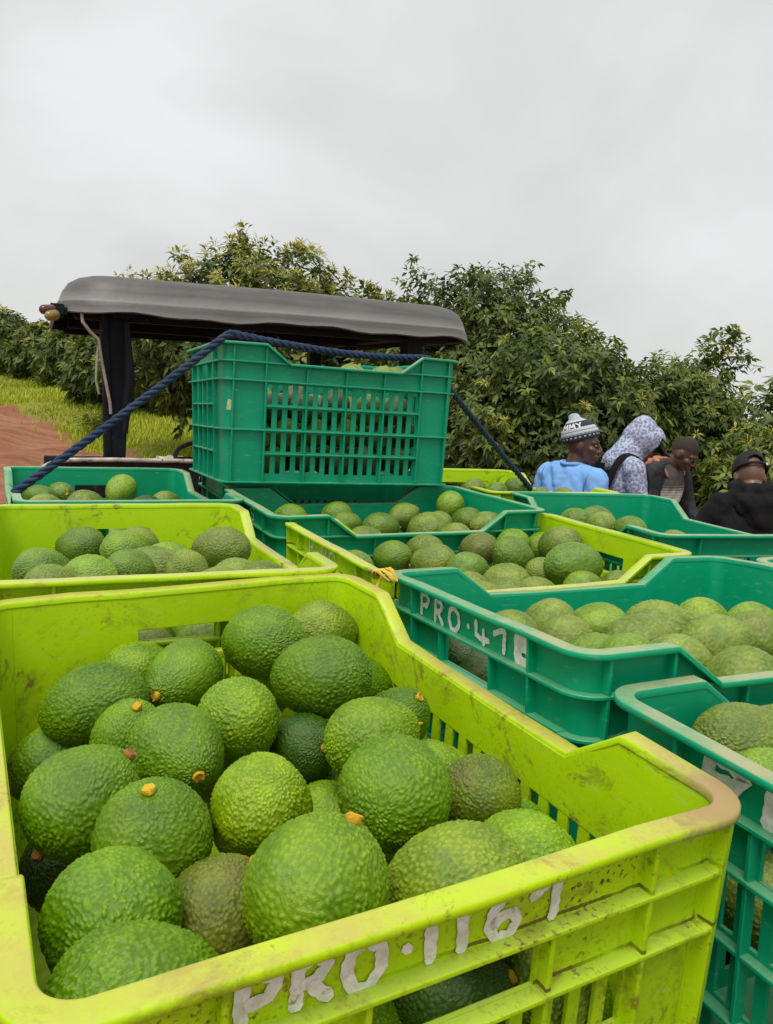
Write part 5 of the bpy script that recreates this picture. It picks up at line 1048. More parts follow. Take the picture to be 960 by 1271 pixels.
# grass blades on the bank
def leaf_attr_mat(name, c0, c1, c2, rough, trans=.25):
    m, nt, b = new_mat(name)
    at = N(nt, 'ShaderNodeAttribute', attribute_name='tone')
    c = ramp(nt, at.outputs['Fac'], [(0, c0), (.5, c1), (1, c2)])
    setp(b, Base_Color=c, Roughness=rough)
    b.inputs['Specular IOR Level'].default_value = .5
    out = [n for n in nt.nodes if n.type == 'OUTPUT_MATERIAL'][0]
    tr_ = N(nt, 'ShaderNodeBsdfTranslucent'); LK(nt, c, tr_.inputs['Color'])
    ms = N(nt, 'ShaderNodeMixShader'); ms.inputs[0].default_value = trans
    LK(nt, b.outputs[0], ms.inputs[1]); LK(nt, tr_.outputs[0], ms.inputs[2]); LK(nt, ms.outputs[0], out.inputs['Surface'])
    return m
def tri_mesh(name, verts, tris, tone, mat):
    me = bpy.data.meshes.new(name); nv = len(verts); nf = len(tris)
    me.vertices.add(nv); me.vertices.foreach_set('co', verts.astype(np.float32).ravel())
    me.loops.add(nf * 3); me.loops.foreach_set('vertex_index', tris.astype(np.int32).ravel())
    me.polygons.add(nf); me.polygons.foreach_set('loop_start', np.arange(0, nf * 3, 3, dtype=np.int32))
    me.update(calc_edges=True)
    a = me.attributes.new('tone', 'FLOAT', 'POINT'); a.data.foreach_set('value', tone.astype(np.float32))
    me.materials.append(mat); return me
def blades(n, sect, hgt, name, label):
    az0, az1, r0, r1 = sect
    az = np.radians(rng.uniform(az0, az1, n)); rr = np.exp(rng.uniform(np.log(r0), np.log(r1), n))
    x = rr * np.sin(az); y = rr * np.cos(az)
    gs = grass_side(x, y) + rng.normal(0, .28, n)
    pat = np.sin(x * 1.3 + 1) * np.sin(y * .9) + np.sin(x * .5 - y * .7)
    keep = (gs > .05) & (rng.random(n) < np.clip(.75 + .35 * pat, .2, 1))
    x, y, pat = x[keep], y[keep], pat[keep]; n = len(x)
    z = hill(x, y) - .01
    h = hgt * rng.uniform(.5, 1.3, n) * (1 + .25 * pat); wd = .004 + .0005 * np.hypot(x, y)
    a = rng.uniform(0, 2 * np.pi, n); ln = rng.uniform(.1, .7, n) * h
    dx, dy = np.cos(a), np.sin(a); px, py = -dy * wd, dx * wd
    b1 = np.stack([x + px, y + py, z], -1); b2 = np.stack([x - px, y - py, z], -1)
    m1 = np.stack([x + px*.7 + dx*ln*.35, y + py*.7 + dy*ln*.35, z + h*.6], -1); m2 = np.stack([x - px*.7 + dx*ln*.35, y - py*.7 + dy*ln*.35, z + h*.6], -1)
    t = np.stack([x + dx*ln, y + dy*ln, z + h], -1)
    v = np.stack([b1, b2, m1, m2, t], 1).reshape(-1, 3)
    i = np.arange(n)[:, None] * 5
    tr = np.concatenate([i + [0, 1, 3], i + [0, 3, 2], i + [2, 3, 4]], 1).reshape(-1, 3)
    tone = np.repeat(np.clip(.5 + .2 * pat + rng.normal(0, .2, n), 0, 1), 5)
    o = link(name, tri_mesh(name, v, tr, tone, M_GRASS)); tag(o, label, 'grass', kind='stuff')
M_GRASS = leaf_attr_mat('bright_grass', (.20, .27, .014), (.38, .48, .014), (.60, .58, .06), .6, .3)
blades(150000, (-36, -7, 9.5, 42), .125, 'grass', 'bright yellow-green grass on the bank beyond the red dirt track')

# ---------------------------------------------------------------- trees
M_LEAF = leaf_attr_mat('avocado_leaf', (.032, .060, .009), (.104, .152, .017), (.26, .31, .04), .58, .3)
M_FLOWER = leaf_attr_mat('yellow_green_blossom', (.30, .30, .03), (.46, .42, .06), (.6, .52, .16), .7, .3)
M_BARK = simple('grey_brown_bark', (.13, .10, .075), .9, .35, 9, .7, 40)
def rosettes(pos, nrm, nl, length, width, g, droop, tonebase):
    n = len(pos); K = n * nl
    P = np.repeat(pos, nl, 0); Nn = np.repeat(nrm, nl, 0)
    Nn = Nn / np.linalg.norm(Nn, axis=1)[:, None]
    ref = np.where(np.abs(Nn[:, 2:3]) < .9, [[0, 0, 1.]], [[1., 0, 0]])
    A = np.cross(Nn, ref); A /= np.linalg.norm(A, axis=1)[:, None]; B = np.cross(Nn, A)
    th = (np.tile(np.arange(nl), n) * 2.4 + np.repeat(g.uniform(0, 6.28, n), nl) + g.normal(0, .3, K))[:, None]
    el = g.uniform(-.05, .95, K)[:, None]
    D = (A * np.cos(th) + B * np.sin(th)) * np.cos(el) + Nn * np.sin(el)
    D[:, 2] -= g.uniform(0, droop, K); D /= np.linalg.norm(D, axis=1)[:, None]
    S = np.cross(D, Nn); S /= (np.linalg.norm(S, axis=1)[:, None] + 1e-9); U = np.cross(S, D)
    L = (length * g.uniform(.65, 1.25, K))[:, None]; W = L * width * g.uniform(.8, 1.2, K)[:, None]
    P = P + Nn * g.uniform(-.06, .03, K)[:, None] * (length / .14)
    base = P + D * L * .12
    ml = base + D * L * .42 + S * W * .5 + U * L * .04; mr = base + D * L * .42 - S * W * .5 + U * L * .04
    mid = base + D * L * .45 - U * W * .10; tip = base + D * L - np.array([0, 0, 1.]) * L * .16
    v = np.stack([base, ml, mr, mid, tip], 1).reshape(-1, 3)
    i = np.arange(K)[:, None] * 5
    t = np.concatenate([i + [0, 3, 1], i + [0, 2, 3], i + [1, 3, 4], i + [3, 2, 4]], 1).reshape(-1, 3)
    tone = np.repeat(np.clip(np.repeat(tonebase, nl) + g.normal(0, .16, K), 0, 1), 5)
    return v, t, tone
def crown_pts(lobes, n, g, shell=.55):
    vol = np.array([a[3] * a[4] * a[5] for a in lobes]) ** .8; pr = vol / vol.sum()
    k = g.choice(len(lobes), n, p=pr)
    d = g.normal(size=(n, 3)); d /= np.linalg.norm(d, axis=1)[:, None]
    rad = shell + (1 - shell) * g.random(n) ** .55
    # ragged outline: some directions stick out
    lump = 1 + .16 * np.sin(d[:, 0] * 5 + k * 1.7) * np.sin(d[:, 1] * 6 + k) + .10 * np.sin(d[:, 2] * 9 + d[:, 0] * 7 + k * 2.3)
    rad = rad * lump
    c = np.array([a[:3] for a in lobes])[k]; rr = np.array([a[3:6] for a in lobes])[k]
    p = c + d * rr * rad[:, None]
    nrm = d / rr; nrm /= np.linalg.norm(nrm, axis=1)[:, None]; nrm[:, 2] += .35
    return p, nrm + g.normal(0, .25, (n, 3)), rad
def tree(x, y, lobes, n, label, nl=8, leaf=.145, seed=1, flowers=0, twigs=(), bright=.0, trunk_h=None):
    """lobes are (dx, dy, z centre, rx, ry, rz) about the foot of the tree"""
    g = np.random.default_rng(seed); z0 = gz(x, y)
    root = empty('avocado_tree', (x, y, z0), label, 'tree', 'avocado trees behind the vehicle')
    p, nr, rad = crown_pts(lobes, n, g)
    for (tx, ty, tz, ex, ey, ez, m) in twigs:      # leafy shoots standing out of the crown
        t = g.random(m) ** .8
        q = np.array([tx, ty, tz]) + t[:, None] * (np.array([ex, ey, ez]) - np.array([tx, ty, tz])) + g.normal(0, .05 + .09 * (1 - t)[:, None], (m, 3))
        p = np.vstack([p, q]); nr = np.vstack([nr, g.normal(0, .5, (m, 3)) + [0, 0, .8]]); rad = np.r_[rad, np.ones(m)]
    ok = p[:, 2] > .12; p, nr, rad = p[ok], nr[ok], rad[ok]
    # about half of the outermost leaves get a lighter tone
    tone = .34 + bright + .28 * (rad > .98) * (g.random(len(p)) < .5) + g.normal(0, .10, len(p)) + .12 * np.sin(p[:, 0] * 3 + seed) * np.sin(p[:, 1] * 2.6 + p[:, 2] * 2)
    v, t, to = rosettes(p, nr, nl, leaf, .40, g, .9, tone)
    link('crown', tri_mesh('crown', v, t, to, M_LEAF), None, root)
    if flowers:
        top = np.where((rad > .93) & (p[:, 2] > np.quantile(p[:, 2], .45)))[0]
        sel = g.choice(top, min(flowers, len(top)), replace=False)
        fv, ft, fo = rosettes(p[sel] + nr[sel] / np.linalg.norm(nr[sel], axis=1)[:, None] * .07, nr[sel] + [0, 0, .8], 12, leaf * .85, .20, g, .1, g.uniform(.1, .9, len(sel)))
        link('blossom', tri_mesh('blossom', fv, ft, fo, M_FLOWER), None, root)
    # trunk and limbs
    bm = bmesh.new(); th = trunk_h or .7
    add_tube(bm, [(0, 0, -.15), (.02, .01, .2), (-.02, .03, th * .6), (.01, 0, th)], [.16, .12, .10, .09], 12)
    for a in lobes:
        e = Vector(a[:3]); s = Vector((.01, 0, th * g.uniform(.6, 1.0)))
        m_ = s.lerp(e, .5) + Vector((g.normal(0, .08), g.normal(0, .08), .05))
        add_tube(bm, [s, m_, e], [.07, .05, .028], 8)
        for _ in range(5):
            dd = g.normal(size=3); dd /= np.linalg.norm(dd); dd[2] = abs(dd[2]) * .8
            f = e + Vector(dd * np.array(a[3:6]) * .85); m2 = (e + f) / 2 + Vector(g.normal(0, .05, 3))
            add_tube(bm, [s.lerp(e, .75), m2, f], [.03, .02, .008], 6)
    link('trunk', bm_mesh(bm, 'trunk', 50), M_BARK, root)
    return root
exec_trees = True
# the flowering tree behind the canopy
tree(-2.15, 11.8, [(0, 0, 1.75, 1.75, 1.4, 1.2), (.2, -.2, 2.38, 1.25, 1.0, .82), (-1.3, 0, 1.8, .9, .9, .9), (1.35, .1, 1.7, 1.05, 1.0, 1.1), (.5, -.9, 1.1, 1.1, .7, .8)], 3300,
     'tall avocado tree covered in yellow-green blossom, rising behind the grey canopy', seed=21, flowers=1500, leaf=.13, bright=.03,
     twigs=[(-.1, 0, 3.0, -.2, 0, 3.25, 14), (.5, 0, 3.0, .62, 0, 3.2, 14), (1.6, 0, 2.3, 1.7, 0, 2.75, 12)])
# the big dark trees at right
tree(.95, 9.6, [(0, 0, 1.7, 1.15, 1.1, 1.25), (.05, 0, 2.55, .85, .8, .62), (.75, -.2, 1.6, .9, .8, 1.15), (-.7, .1, 1.75, .75, .8, 1.0)], 4600,
     'tall dark avocado tree right of the canopy, with the highest crown of the right-hand trees', seed=22, leaf=.092,
     twigs=[(-.75, 0, 2.5, -.80, 0, 3.2, 22), (.8, 0, 2.5, .95, 0, 3.0, 22), (.3, 0, 2.9, .55, 0, 3.18, 14)])
tree(1.75, 7.9, [(0, 0, 1.3, 1.0, .9, 1.0), (-.15, 0, 1.9, .75, .7, .55), (.65, 0, 1.35, .7, .7, .8), (-.75, .1, 1.25, .7, .7, .85)], 4500,
     'broad avocado tree standing right behind the man in the knit hat', seed=23, leaf=.086, flowers=26,
     twigs=[(.1, 0, 2.2, .12, 0, 2.55, 16)])
tree(2.86, 8.3, [(0, 0, 1.2, .95, .9, 1.0), (.25, 0, 1.86, .42, .45, .40), (-.6, 0, 1.4, .6, .6, .7), (.6, 0, 1.0, .75, .7, .75)], 4000,
     'avocado tree with one lobe leaning up to the right, behind the man looking down', seed=24, leaf=.086, flowers=40, bright=.05,
     twigs=[(.3, 0, 2.2, .60, 0, 2.56, 34), (.2, 0, 2.1, .43, 0, 2.46, 24), (.45, 0, 2.2, .72, 0, 2.36, 20)])
tree(3.75, 7.0, [(0, 0, .95, .75, .7, .75), (.5, .1, 1.05, .7, .7, .75), (-.4, 0, 1.0, .5, .5, .6)], 2800,
     'light-green low avocado tree at the right edge, behind the man in the black hoodie', seed=25, leaf=.092, flowers=60, bright=.16,
     twigs=[(.0, 0, 1.6, .0, 0, 1.98, 14), (.4, 0, 1.6, .45, 0, 2.0, 14)])
# second row seen through the gaps
tree(-.1, 13.2, [(0, 0, 1.5, 1.5, 1.2, 1.35), (.8, 0, 1.6, 1.0, 1.0, 1.2)], 900, 'avocado tree in the second row seen in the gap right of the canopy', seed=26, leaf=.17)
tree(2.7, 12.0, [(0, 0, 1.3, 1.5, 1.2, 1.2), (-.9, 0, 1.4, 1.0, 1.0, 1.1)], 900, 'avocado tree in the second row half hidden behind the broad right-hand trees', seed=27, leaf=.17)
tree(5.6, 11.0, [(0, 0, 1.2, 1.4, 1.2, 1.15), (.9, 0, 1.1, 1.0, 1.0, 1.0)], 900, 'avocado tree in the second row beyond the right edge of the picture', seed=28, leaf=.17)
# the row along the bank at left
LROW = [(-11.6, 23.5, 0.86, 'dark avocado tree at the left edge of the picture, far up the bank'), (-9.6, 22.0, .74, 'round dark avocado tree on the bank, second from the left edge'),
        (-7.9, 20.5, .82, 'dark avocado tree on the bank just left of the canopy lamp'), (-6.0, 17.6, .84, 'dark avocado bush on the bank behind the left canopy post'),
        (-4.1, 16.6, .9, 'avocado tree on the bank between the canopy post and the raised crate'), (-13.8, 25.5, .95, 'avocado tree far up the bank beyond the left picture edge')]
for i, (x, y, s, lab) in enumerate(LROW):
    tree(x, y, [(0, 0, 1.05*s, 1.25*s, 1.2*s, 1.05*s), (.7*s, -.1, .85*s, .8*s, .8*s, .8*s), (-.75*s, 0, .9*s, .8*s, .8*s, .85*s), (.1, 0, 1.6*s, .8*s, .8*s, .55*s)], 1000, lab, nl=7, leaf=.21, seed=40 + i, bright=-.02, flowers=20)
# small leafy shrubs at the foot of the bank
def shrub(x, y, h, label, seed):
    g = np.random.default_rng(seed); z0 = gz(x, y)
    p = g.normal(0, .16, (34, 3)) * [1, 1, .7]; p[:, 2] = np.abs(p[:, 2]) + h * .35
    v, t, to = rosettes(p, g.normal(0, .4, (34, 3)) + [0, 0, 1], 8, .2, .22, g, .5, g.uniform(.7, 1, 34))
    root = empty('shrub', (x, y, z0), label, 'shrub')
    link('foliage', tri_mesh('foliage', v, t, to, M_LEAF), None, root)
    bm = bmesh.new(); add_tube(bm, [(0, 0, -.05), (.01, 0, h*.3), (0, 0, h*.5)], [.02, .015, .01], 6); link('stem', bm_mesh(bm, 'stem'), M_BARK, root)
shrub(-5.05, 13.6, .5, 'small light-green shrub on the grass just left of the canopy post', 61)
shrub(-8.8, 20.2, .5, 'pale shrub at the foot of the dark trees near the left edge', 62)
# crumpled pale bag on the ground by the bank
bm = bmesh.new(); gb = np.random.default_rng(8)
bmesh.ops.create_icosphere(bm, subdivisions=4, radius=1)
for v_ in bm.verts:
    c = v_.co; k = 1 + .14*math.sin(c.x*7 + c.y*5) + .10*math.sin(c.z*11 + c.x*9) + .05*math.sin(c.y*23 + c.z*17)
    v_.co = Vector((c.x*.28*k, c.y*.2*k, max(-.10, c.z*.15*k)))
bx_, by_ = -2.95, 10.7
me = bm_mesh(bm, 'sack', 50)
o = link('sack', me, simple('pale_sack_weave', (.42, .46, .36), .7, .45, 9, .5, 30, 0, .4, ((.07, .16, .05), .58)), None, (bx_, by_, gz(bx_, by_) + .13), (0, .1, .4))
tag(o, 'crumpled white and green sack lying on the dirt beyond the mudguard', 'sack')
# ---------------------------------------------------------------- people
def skin_mat(name, c):
    m, nt, b = new_mat(name)
    tc = N(nt, 'ShaderNodeTexCoord').outputs['Object']
    n = noise(nt, tc, 14, 5)
    setp(b, Base_Color=mix(nt, ramp(nt, n, [(.3, 0), (.7, 1)]), [x * .75 for x in c], [x * 1.25 for x in c]), Roughness=.42)
    b.inputs['Specular IOR Level'].default_value = .5
    bump(nt, b, noise(nt, tc, 160, 3), .12, .002); return m
SK_DARK = skin_mat('dark_brown_skin', (.105, .056, .037)); SK_MID = skin_mat('brown_skin', (.16, .088, .055))
M_EYE = simple('eye_white', (.22, .19, .17), .3, .1, 20); M_IRIS = simple('dark_iris', (.01, .007, .005), .2, .1, 20)
M_LIP = simple('dark_lips', (.085, .035, .028), .45, .2, 60)
def cloth(name, col, rough=.85, folds=.5, var=.18, extra=None):
    m, nt, b = new_mat(name)
    tc = N(nt, 'ShaderNodeTexCoord').outputs['Object']
    n = noise(nt, tc, 7, 4)
    c = mix(nt, ramp(nt, n, [(.3, 0), (.7, 1)]), [x * (1 - var) for x in col], [min(1, x * (1 + var)) for x in col])
    if extra: c = extra(nt, tc, c)
    setp(b, Base_Color=c, Roughness=rough)
    b.inputs['Specular IOR Level'].default_value = .25
    mp = N(nt, 'ShaderNodeMapping'); mp.inputs['Scale'].default_value = (9, 9, 4); LK(nt, tc, mp.inputs['Vector'])
    fo = noise(nt, mp.outputs[0], 1.0, 3, .5, 1.2)
    bump(nt, b, mth(nt, 'ADD', fo, mth(nt, 'MULTIPLY', noise(nt, tc, 400, 2), .03)), folds, .05); return m
def floral(nt, tc, c):
    v = N(nt, 'ShaderNodeTexVoronoi'); v.inputs['Scale'].default_value = 58; LK(nt, tc, v.inputs['Vector'])
    n = noise(nt, tc, 75, 4, .7)
    k = ramp(nt, mth(nt, 'ADD', v.outputs['Distance'], mth(nt, 'MULTIPLY', n, .55)), [(.62, 1), (.92, 0)])
    a = mix(nt, noise(nt, tc, 9, 2), (.07, .11, .28), (.24, .19, .25))
    return mix(nt, mth(nt, 'MULTIPLY', k, .85), c, a)
def fade_tee(nt, tc, c):
    s = N(nt, 'ShaderNodeSeparateXYZ'); LK(nt, tc, s.inputs[0])
    st = mth(nt, 'MULTIPLY', mth(nt, 'SINE', mth(nt, 'MULTIPLY', s.outputs['Z'], 330)), .018)
    k = ramp(nt, mth(nt, 'ADD', s.outputs['Z'], st), [(1.16, 1), (1.25, 0)]) if False else None
    mr = N(nt, 'ShaderNodeMapRange'); LK(nt, mth(nt, 'ADD', s.outputs['Z'], st), mr.inputs[0])
    mr.inputs[1].default_value = 1.31; mr.inputs[2].default_value = 1.22; mr.inputs[3].default_value = 0; mr.inputs[4].default_value = 1
    return mix(nt, mr.outputs[0], c, (.58, .55, .50))
CL_BLUE = cloth('light_blue_cotton', (.20, .42, .80), .8, .35, .06)
CL_FLOR = cloth('pale_floral_cotton', (.42, .47, .60), .85, .5, .08, floral)
CL_BLACK = cloth('black_fleece', (.009, .009, .010), .95, .6, .3)
CL_CHAR = cloth('charcoal_nylon', (.022, .022, .026), .6, .6, .25)
CL_TEE = cloth('grey_fading_tee', (.075, .072, .07), .85, .5, .12, fade_tee)
CL_SALM = cloth('salmon_lining', (.40, .16, .10), .85, .6, .25)
CL_DENIM = cloth('dark_denim', (.03, .04, .07), .9, .4, .2)
CL_KHAKI = cloth('dull_khaki', (.10, .085, .06), .9, .4, .2)
CL_CAP = cloth('faded_black_cap', (.022, .020, .022), .9, .3, .25)
CL_SHOE = simple('muddy_boot', (.03, .022, .016), .7, .4, 20)

def hand(bm, wr, d, palm_n, side):
    """palm, four bent fingers of different length and a thumb; d = direction of the fingers"""
    wr = Vector(wr); d = Vector(d).normalized(); pn = Vector(palm_n).normalized(); s = d.cross(pn).normalized() * side
    add_cap(bm, wr, .026, wr + d * .07, .030, 12, 4)
    add_cap(bm, wr + d * .03 + s * .018, .019, wr + d * .085 + s * .026, .016, 10, 3); add_cap(bm, wr + d * .03 - s * .018, .019, wr + d * .08 - s * .026, .016, 10, 3)
    for k, (o, l) in enumerate(((.030, .066), (.010, .076), (-.010, .071), (-.029, .055))):
        p0 = wr + d * .085 + s * o; b = (d + pn * .35).normalized(); p1 = p0 + b * l * .45
        b2 = (d * .7 + pn * .8).normalized(); p2 = p1 + b2 * l * .32; b3 = (d * .25 + pn).normalized(); p3 = p2 + b3 * l * .25
        add_cap(bm, p0, .0095, p1, .009, 8, 3); add_cap(bm, p1, .009, p2, .0085, 8, 3); add_cap(bm, p2, .0085, p3, .0075, 8, 3)
    t0 = wr + d * .025 + s * .028; t1 = t0 + (d * .6 + s * .8 + pn * .3).normalized() * .036; t2 = t1 + (d + s * .2 + pn * .4).normalized() * .03
    add_cap(bm, t0, .013, t1, .0105, 8, 3); add_cap(bm, t1, .0105, t2, .0085, 8, 3)
def head_mat(yaw, pitch, tilt=0, piv=(0, .0, 1.475)):
    p = Vector(piv)
    return Matrix.Translation(p) @ Euler((-pitch, tilt, yaw), 'XYZ').to_matrix().to_4x4() @ Matrix.Translation((0, .035, .125))
def person(hd, yaw, label, skin, hyaw=0, hpitch=0, lean=0, arms=None, top=None, legs=CL_DENIM, sleeve=1.0, htilt=0, loose=1.13, fold=.008, soft=6):
    LM = Matrix.Translation((0, 0, .95)) @ Matrix.Rotation(-lean, 4, 'X') @ Matrix.Translation((0, 0, -.95))   # bend forward at the hips
    T3 = lambda p: LM @ Vector(p)
    H = LM @ head_mat(hyaw, hpitch, htilt)
    h0 = H @ Vector((0, 0, 0)); scale = hd[2] / h0.z; off = Matrix.Rotation(yaw, 3, 'Z') @ (h0 * scale)
    root = empty('person', Matrix.Translation((hd[0] - off.x, hd[1] - off.y, 0)) @ Matrix.Rotation(yaw, 4, 'Z') @ Matrix.Scale(scale, 4), label, 'person', 'people standing beyond the crates')
    arms = arms or [((-.245, -.02, 1.14), (-.235, .06, .90)), ((.245, -.02, 1.14), (.235, .06, .90))]
    def limbs(bm, f, up=1.0, fore=1.0):
        for sx, (el, wr) in zip((-1, 1), arms):
            sh = T3((sx * .178, -.01, 1.395)); el = T3(el); wr = T3(wr)
            add_cap(bm, sh, .058 * f, el, .042 * f, 14)
            if fore > 0: add_cap(bm, el, .041 * f, el.lerp(wr, fore), (.028 + .013 * (1 - fore)) * f + (.006 if f > 1 else 0), 14)
    def torso(bm, f):
        e = f
        for c, r in (((0, -.005, 1.275), (.165, .108, .19)), ((0, .005, 1.07), (.148, .105, .17)), ((0, 0, .935), (.162, .115, .13))):
            add_ell(bm, c, [q * e for q in r], LM, 24, 16)
        for sx in (-1, 1):
            add_cap(bm, T3((sx * .03, -.015, 1.44)), .05 * f, T3((sx * .165, -.012, 1.405)), .054 * f, 14)
    def legsf(bm, f, z1=.09):
        for sx in (-1, 1):
            add_cap(bm, (sx * .088, 0, .88), .088 * f, (sx * .1, .015, .49), .058 * f, 14); add_cap(bm, (sx * .1, .015, .49), .057 * f, (sx * .105, -.02, z1), .040 * f + (.012 if f > 1 else 0), 14)
    # --- the body, one surface
    bm = bmesh.new(); torso(bm, 1); limbs(bm, 1); legsf(bm, 1)
    for sx in (-1, 1): add_cap(bm, (sx * .105, -.03, .045), .04, (sx * .115, .12, .03), .032, 12)
    for sx, (el, wr) in zip((-1, 1), arms):
        d = (T3(wr) - T3(el)).normalized(); inward = Vector((-sx, .15, -.1)); pn = (inward - d * inward.dot(d)).normalized()
        hand(bm, T3(wr), d, pn, 1 if sx * d.cross(pn).y > 0 else -1)
    nb_ = T3((0, -.012, 1.40)); add_cap(bm, nb_, .062, H @ Vector((0, -.025, -.075)), .055, 16)
    add_ell(bm, (0, -.012, .02), (.074, .094, .102), H); add_ell(bm, (0, .022, -.045), (.058, .066, .068), H); add_ell(bm, (0, .060, -.092), (.028, .024, .022), H, 14, 10)
    def hc(a, ra, b, rb): add_cap(bm, H @ Vector(a), ra, H @ Vector(b), rb, 12, 4)
    hc((0, .088, .012), .010, (0, .108, -.026), .0135); hc((-.013, .098, -.032), .0095, (.013, .098, -.032), .0095)
    for sx in (-1, 1):
        hc((sx * .018, .082, .026), .011, (sx * .048, .066, .022), .010)
        add_ell(bm, (sx * .042, .058, -.022), (.026, .026, .024), H, 14, 10)
        add_ell(bm, (sx * .076, -.008, -.008), (.011, .021, .033), H, 12, 10)
    add_ell(bm, (0, .089, -.060), (.026, .013, .008), H, 14, 10); add_ell(bm, (0, .087, -.074), (.023, .012, .008), H, 14, 10)
    body = remesh(bm, 'body', .0062, 3); body.materials.append(skin); link('body', body, None, root)
    for sx in (-1, 1):
        bm = bmesh.new(); add_ell(bm, (sx * .031, .0775, .004), (.0115, .0098, .0075), H, 12, 8)
        e = link('eye', bm_mesh(bm, 'eye', 60), M_EYE, root)
        bm = bmesh.new(); add_ell(bm, (sx * .033, .0855, .003), (.0058, .0045, .0062), H, 10, 8); link('iris', bm_mesh(bm, 'iris', 60), M_IRIS, e)
        bm = bmesh.new(); add_cap(bm, H @ Vector((sx * .016, .093, .031)), .0028, H @ Vector((sx * .047, .077, .033)), .0022, 8, 3); link('eyebrow', bm_mesh(bm, 'eyebrow', 60), M_IRIS, root)
    bm = bmesh.new(); add_ell(bm, (0, .0915, -.061), (.022, .0125, .0065), H, 14, 8); add_ell(bm, (0, .0895, -.0735), (.019, .012, .007), H, 14, 8); link('lips', bm_mesh(bm, 'lips', 60), M_LIP, root)
    # --- clothing
    bm = bmesh.new(); torso(bm, loose); limbs(bm, loose + .17, fore=sleeve)
    for sx in (-1, 1): add_cap(bm, T3((sx * .05, -.015, 1.455)), .045, T3((sx * .17, -.012, 1.41)), .066, 14)
    s = remesh(bm, 'shirt', .0105, soft, fold); s.materials.append(top); link('shirt', s, None, root)
    bm = bmesh.new(); legsf(bm, 1.18, .12); add_ell(bm, (0, 0, .91), (.178, .13, .12)); s = remesh(bm, 'trousers', .012, 3); s.materials.append(legs); link('trousers', s, None, root)
    for sx in (-1, 1):
        bm = bmesh.new(); add_cap(bm, (sx * .105, -.035, .055), .052, (sx * .118, .15, .042), .042, 14); add_cap(bm, (sx * .105, -.025, .06), .052, (sx * .105, -.02, .17), .054, 14)
        s = remesh(bm, 'shoe', .01, 2); s.materials.append(CL_SHOE); link('shoe', s, None, root)
    return root, H, LM
def head_shell(H, c, r, keep, name, th=.006, u=40, v=28):
    """part of an ellipsoid about the head, given thickness"""
    bm = bmesh.new(); bmesh.ops.create_uvsphere(bm, u_segments=u, v_segments=v, radius=1)
    for q in bm.verts: q.co = Vector((c[0] + q.co.x * r[0], c[1] + q.co.y * r[1], c[2] + q.co.z * r[2]))
    bmesh.ops.delete(bm, geom=[f for f in bm.faces if not keep(f.calc_center_median())], context='FACES')
    bmesh.ops.recalc_face_normals(bm, faces=bm.faces)
    bmesh.ops.solidify(bm, geom=list(bm.faces), thickness=-th)
    bm.transform(H)
    return bm_mesh(bm, name, 50)
D2 = math.radians

# man in the knit hat: body turned away to the right, face in profile
p, H, LM = person(PE['A'], D2(-52), 'man in a light blue shirt and patterned knit hat, face in profile', SK_DARK, hyaw=D2(-58), hpitch=D2(3), top=CL_BLUE, legs=CL_KHAKI, loose=1.2, fold=.013, soft=22)
bm = bmesh.new()
ring = [LM @ Vector((.066 * math.cos(a), -.012 + .066 * math.sin(a), 1.470 + .010 * math.cos(a * 2) - .02 * math.sin(a))) for a in np.linspace(0, 2*math.pi, 33)]
add_tube(bm, ring, .011, 10, False); link('collar', bm_mesh(bm, 'collar', 60), CL_BLUE, p)
for sx in (-1, 1):
    bm = bmesh.new(); add_tube(bm, [LM @ Vector((sx * (.163 + .012 * math.sin(a)), -.01 + .088 * math.cos(a), 1.375 + .088 * math.sin(a))) for a in np.linspace(-1.9, 4.0, 26)], .0038, 6)
    link('sleeve_seam', bm_mesh(bm, 'sleeve_seam', 60), simple('blue_seam', (.10, .22, .46), .9), p)
def knit():
    m, nt, b = new_mat('patterned_knit')
    tc = N(nt, 'ShaderNodeTexCoord').outputs['UV']
    s = N(nt, 'ShaderNodeSeparateXYZ'); LK(nt, tc, s.inputs[0])
    z = s.outputs['Y']
    zz = mth(nt, 'ADD', z, mth(nt, 'MULTIPLY', mth(nt, 'SINE', mth(nt, 'MULTIPLY', s.outputs['X'], 188)), .008))
    W_, B_, G_, L_ = (.60, .62, .66), (.018, .022, .035), (.22, .25, .30), (.40, .50, .62)
    c = ramp(nt, zz, [(0, B_), (.10, B_), (.19, G_), (.25, W_), (.33, G_), (.37, W_), (.46, B_), (.50, B_), (.68, W_), (.74, L_), (.82, W_), (.90, L_)], 'CONSTANT')
    dots = mth(nt, 'MULTIPLY', mth(nt, 'GREATER_THAN', mth(nt, 'SINE', mth(nt, 'MULTIPLY', s.outputs['X'], 150)), .3), mth(nt, 'MULTIPLY', mth(nt, 'GREATER_THAN', z, .10), mth(nt, 'LESS_THAN', z, .15)))
    c = mix(nt, dots, c, W_)
    n = noise(nt, N(nt, 'ShaderNodeTexCoord').outputs['Object'], 260, 3, .7)
    c = mix(nt, ramp(nt, n, [(.4, 0), (.7, .35)]), c, G_)
    setp(b, Base_Color=c, Roughness=.95); b.inputs['Specular IOR Level'].default_value = .2
    bump(nt, b, n, .7, .006); return m
HAT = [(0, .088, .108), (.012, .092, .113), (.05, .094, .114), (.09, .086, .103), (.125, .070, .083), (.15, .052, .060), (.168, .036, .040), (.180, .030, .033), (.196, .030, .032), (.208, .022, .024), (.214, .006, .006)]
HM = H @ Matrix.Translation((0, -.014, .026)) @ Matrix.Rotation(D2(20), 4, 'X') @ Matrix.Diagonal((1, 1, .78, 1))
bm = bmesh.new(); uvl = bm.loops.layers.uv.new('UVMap'); nseg = 36; rg_ = []
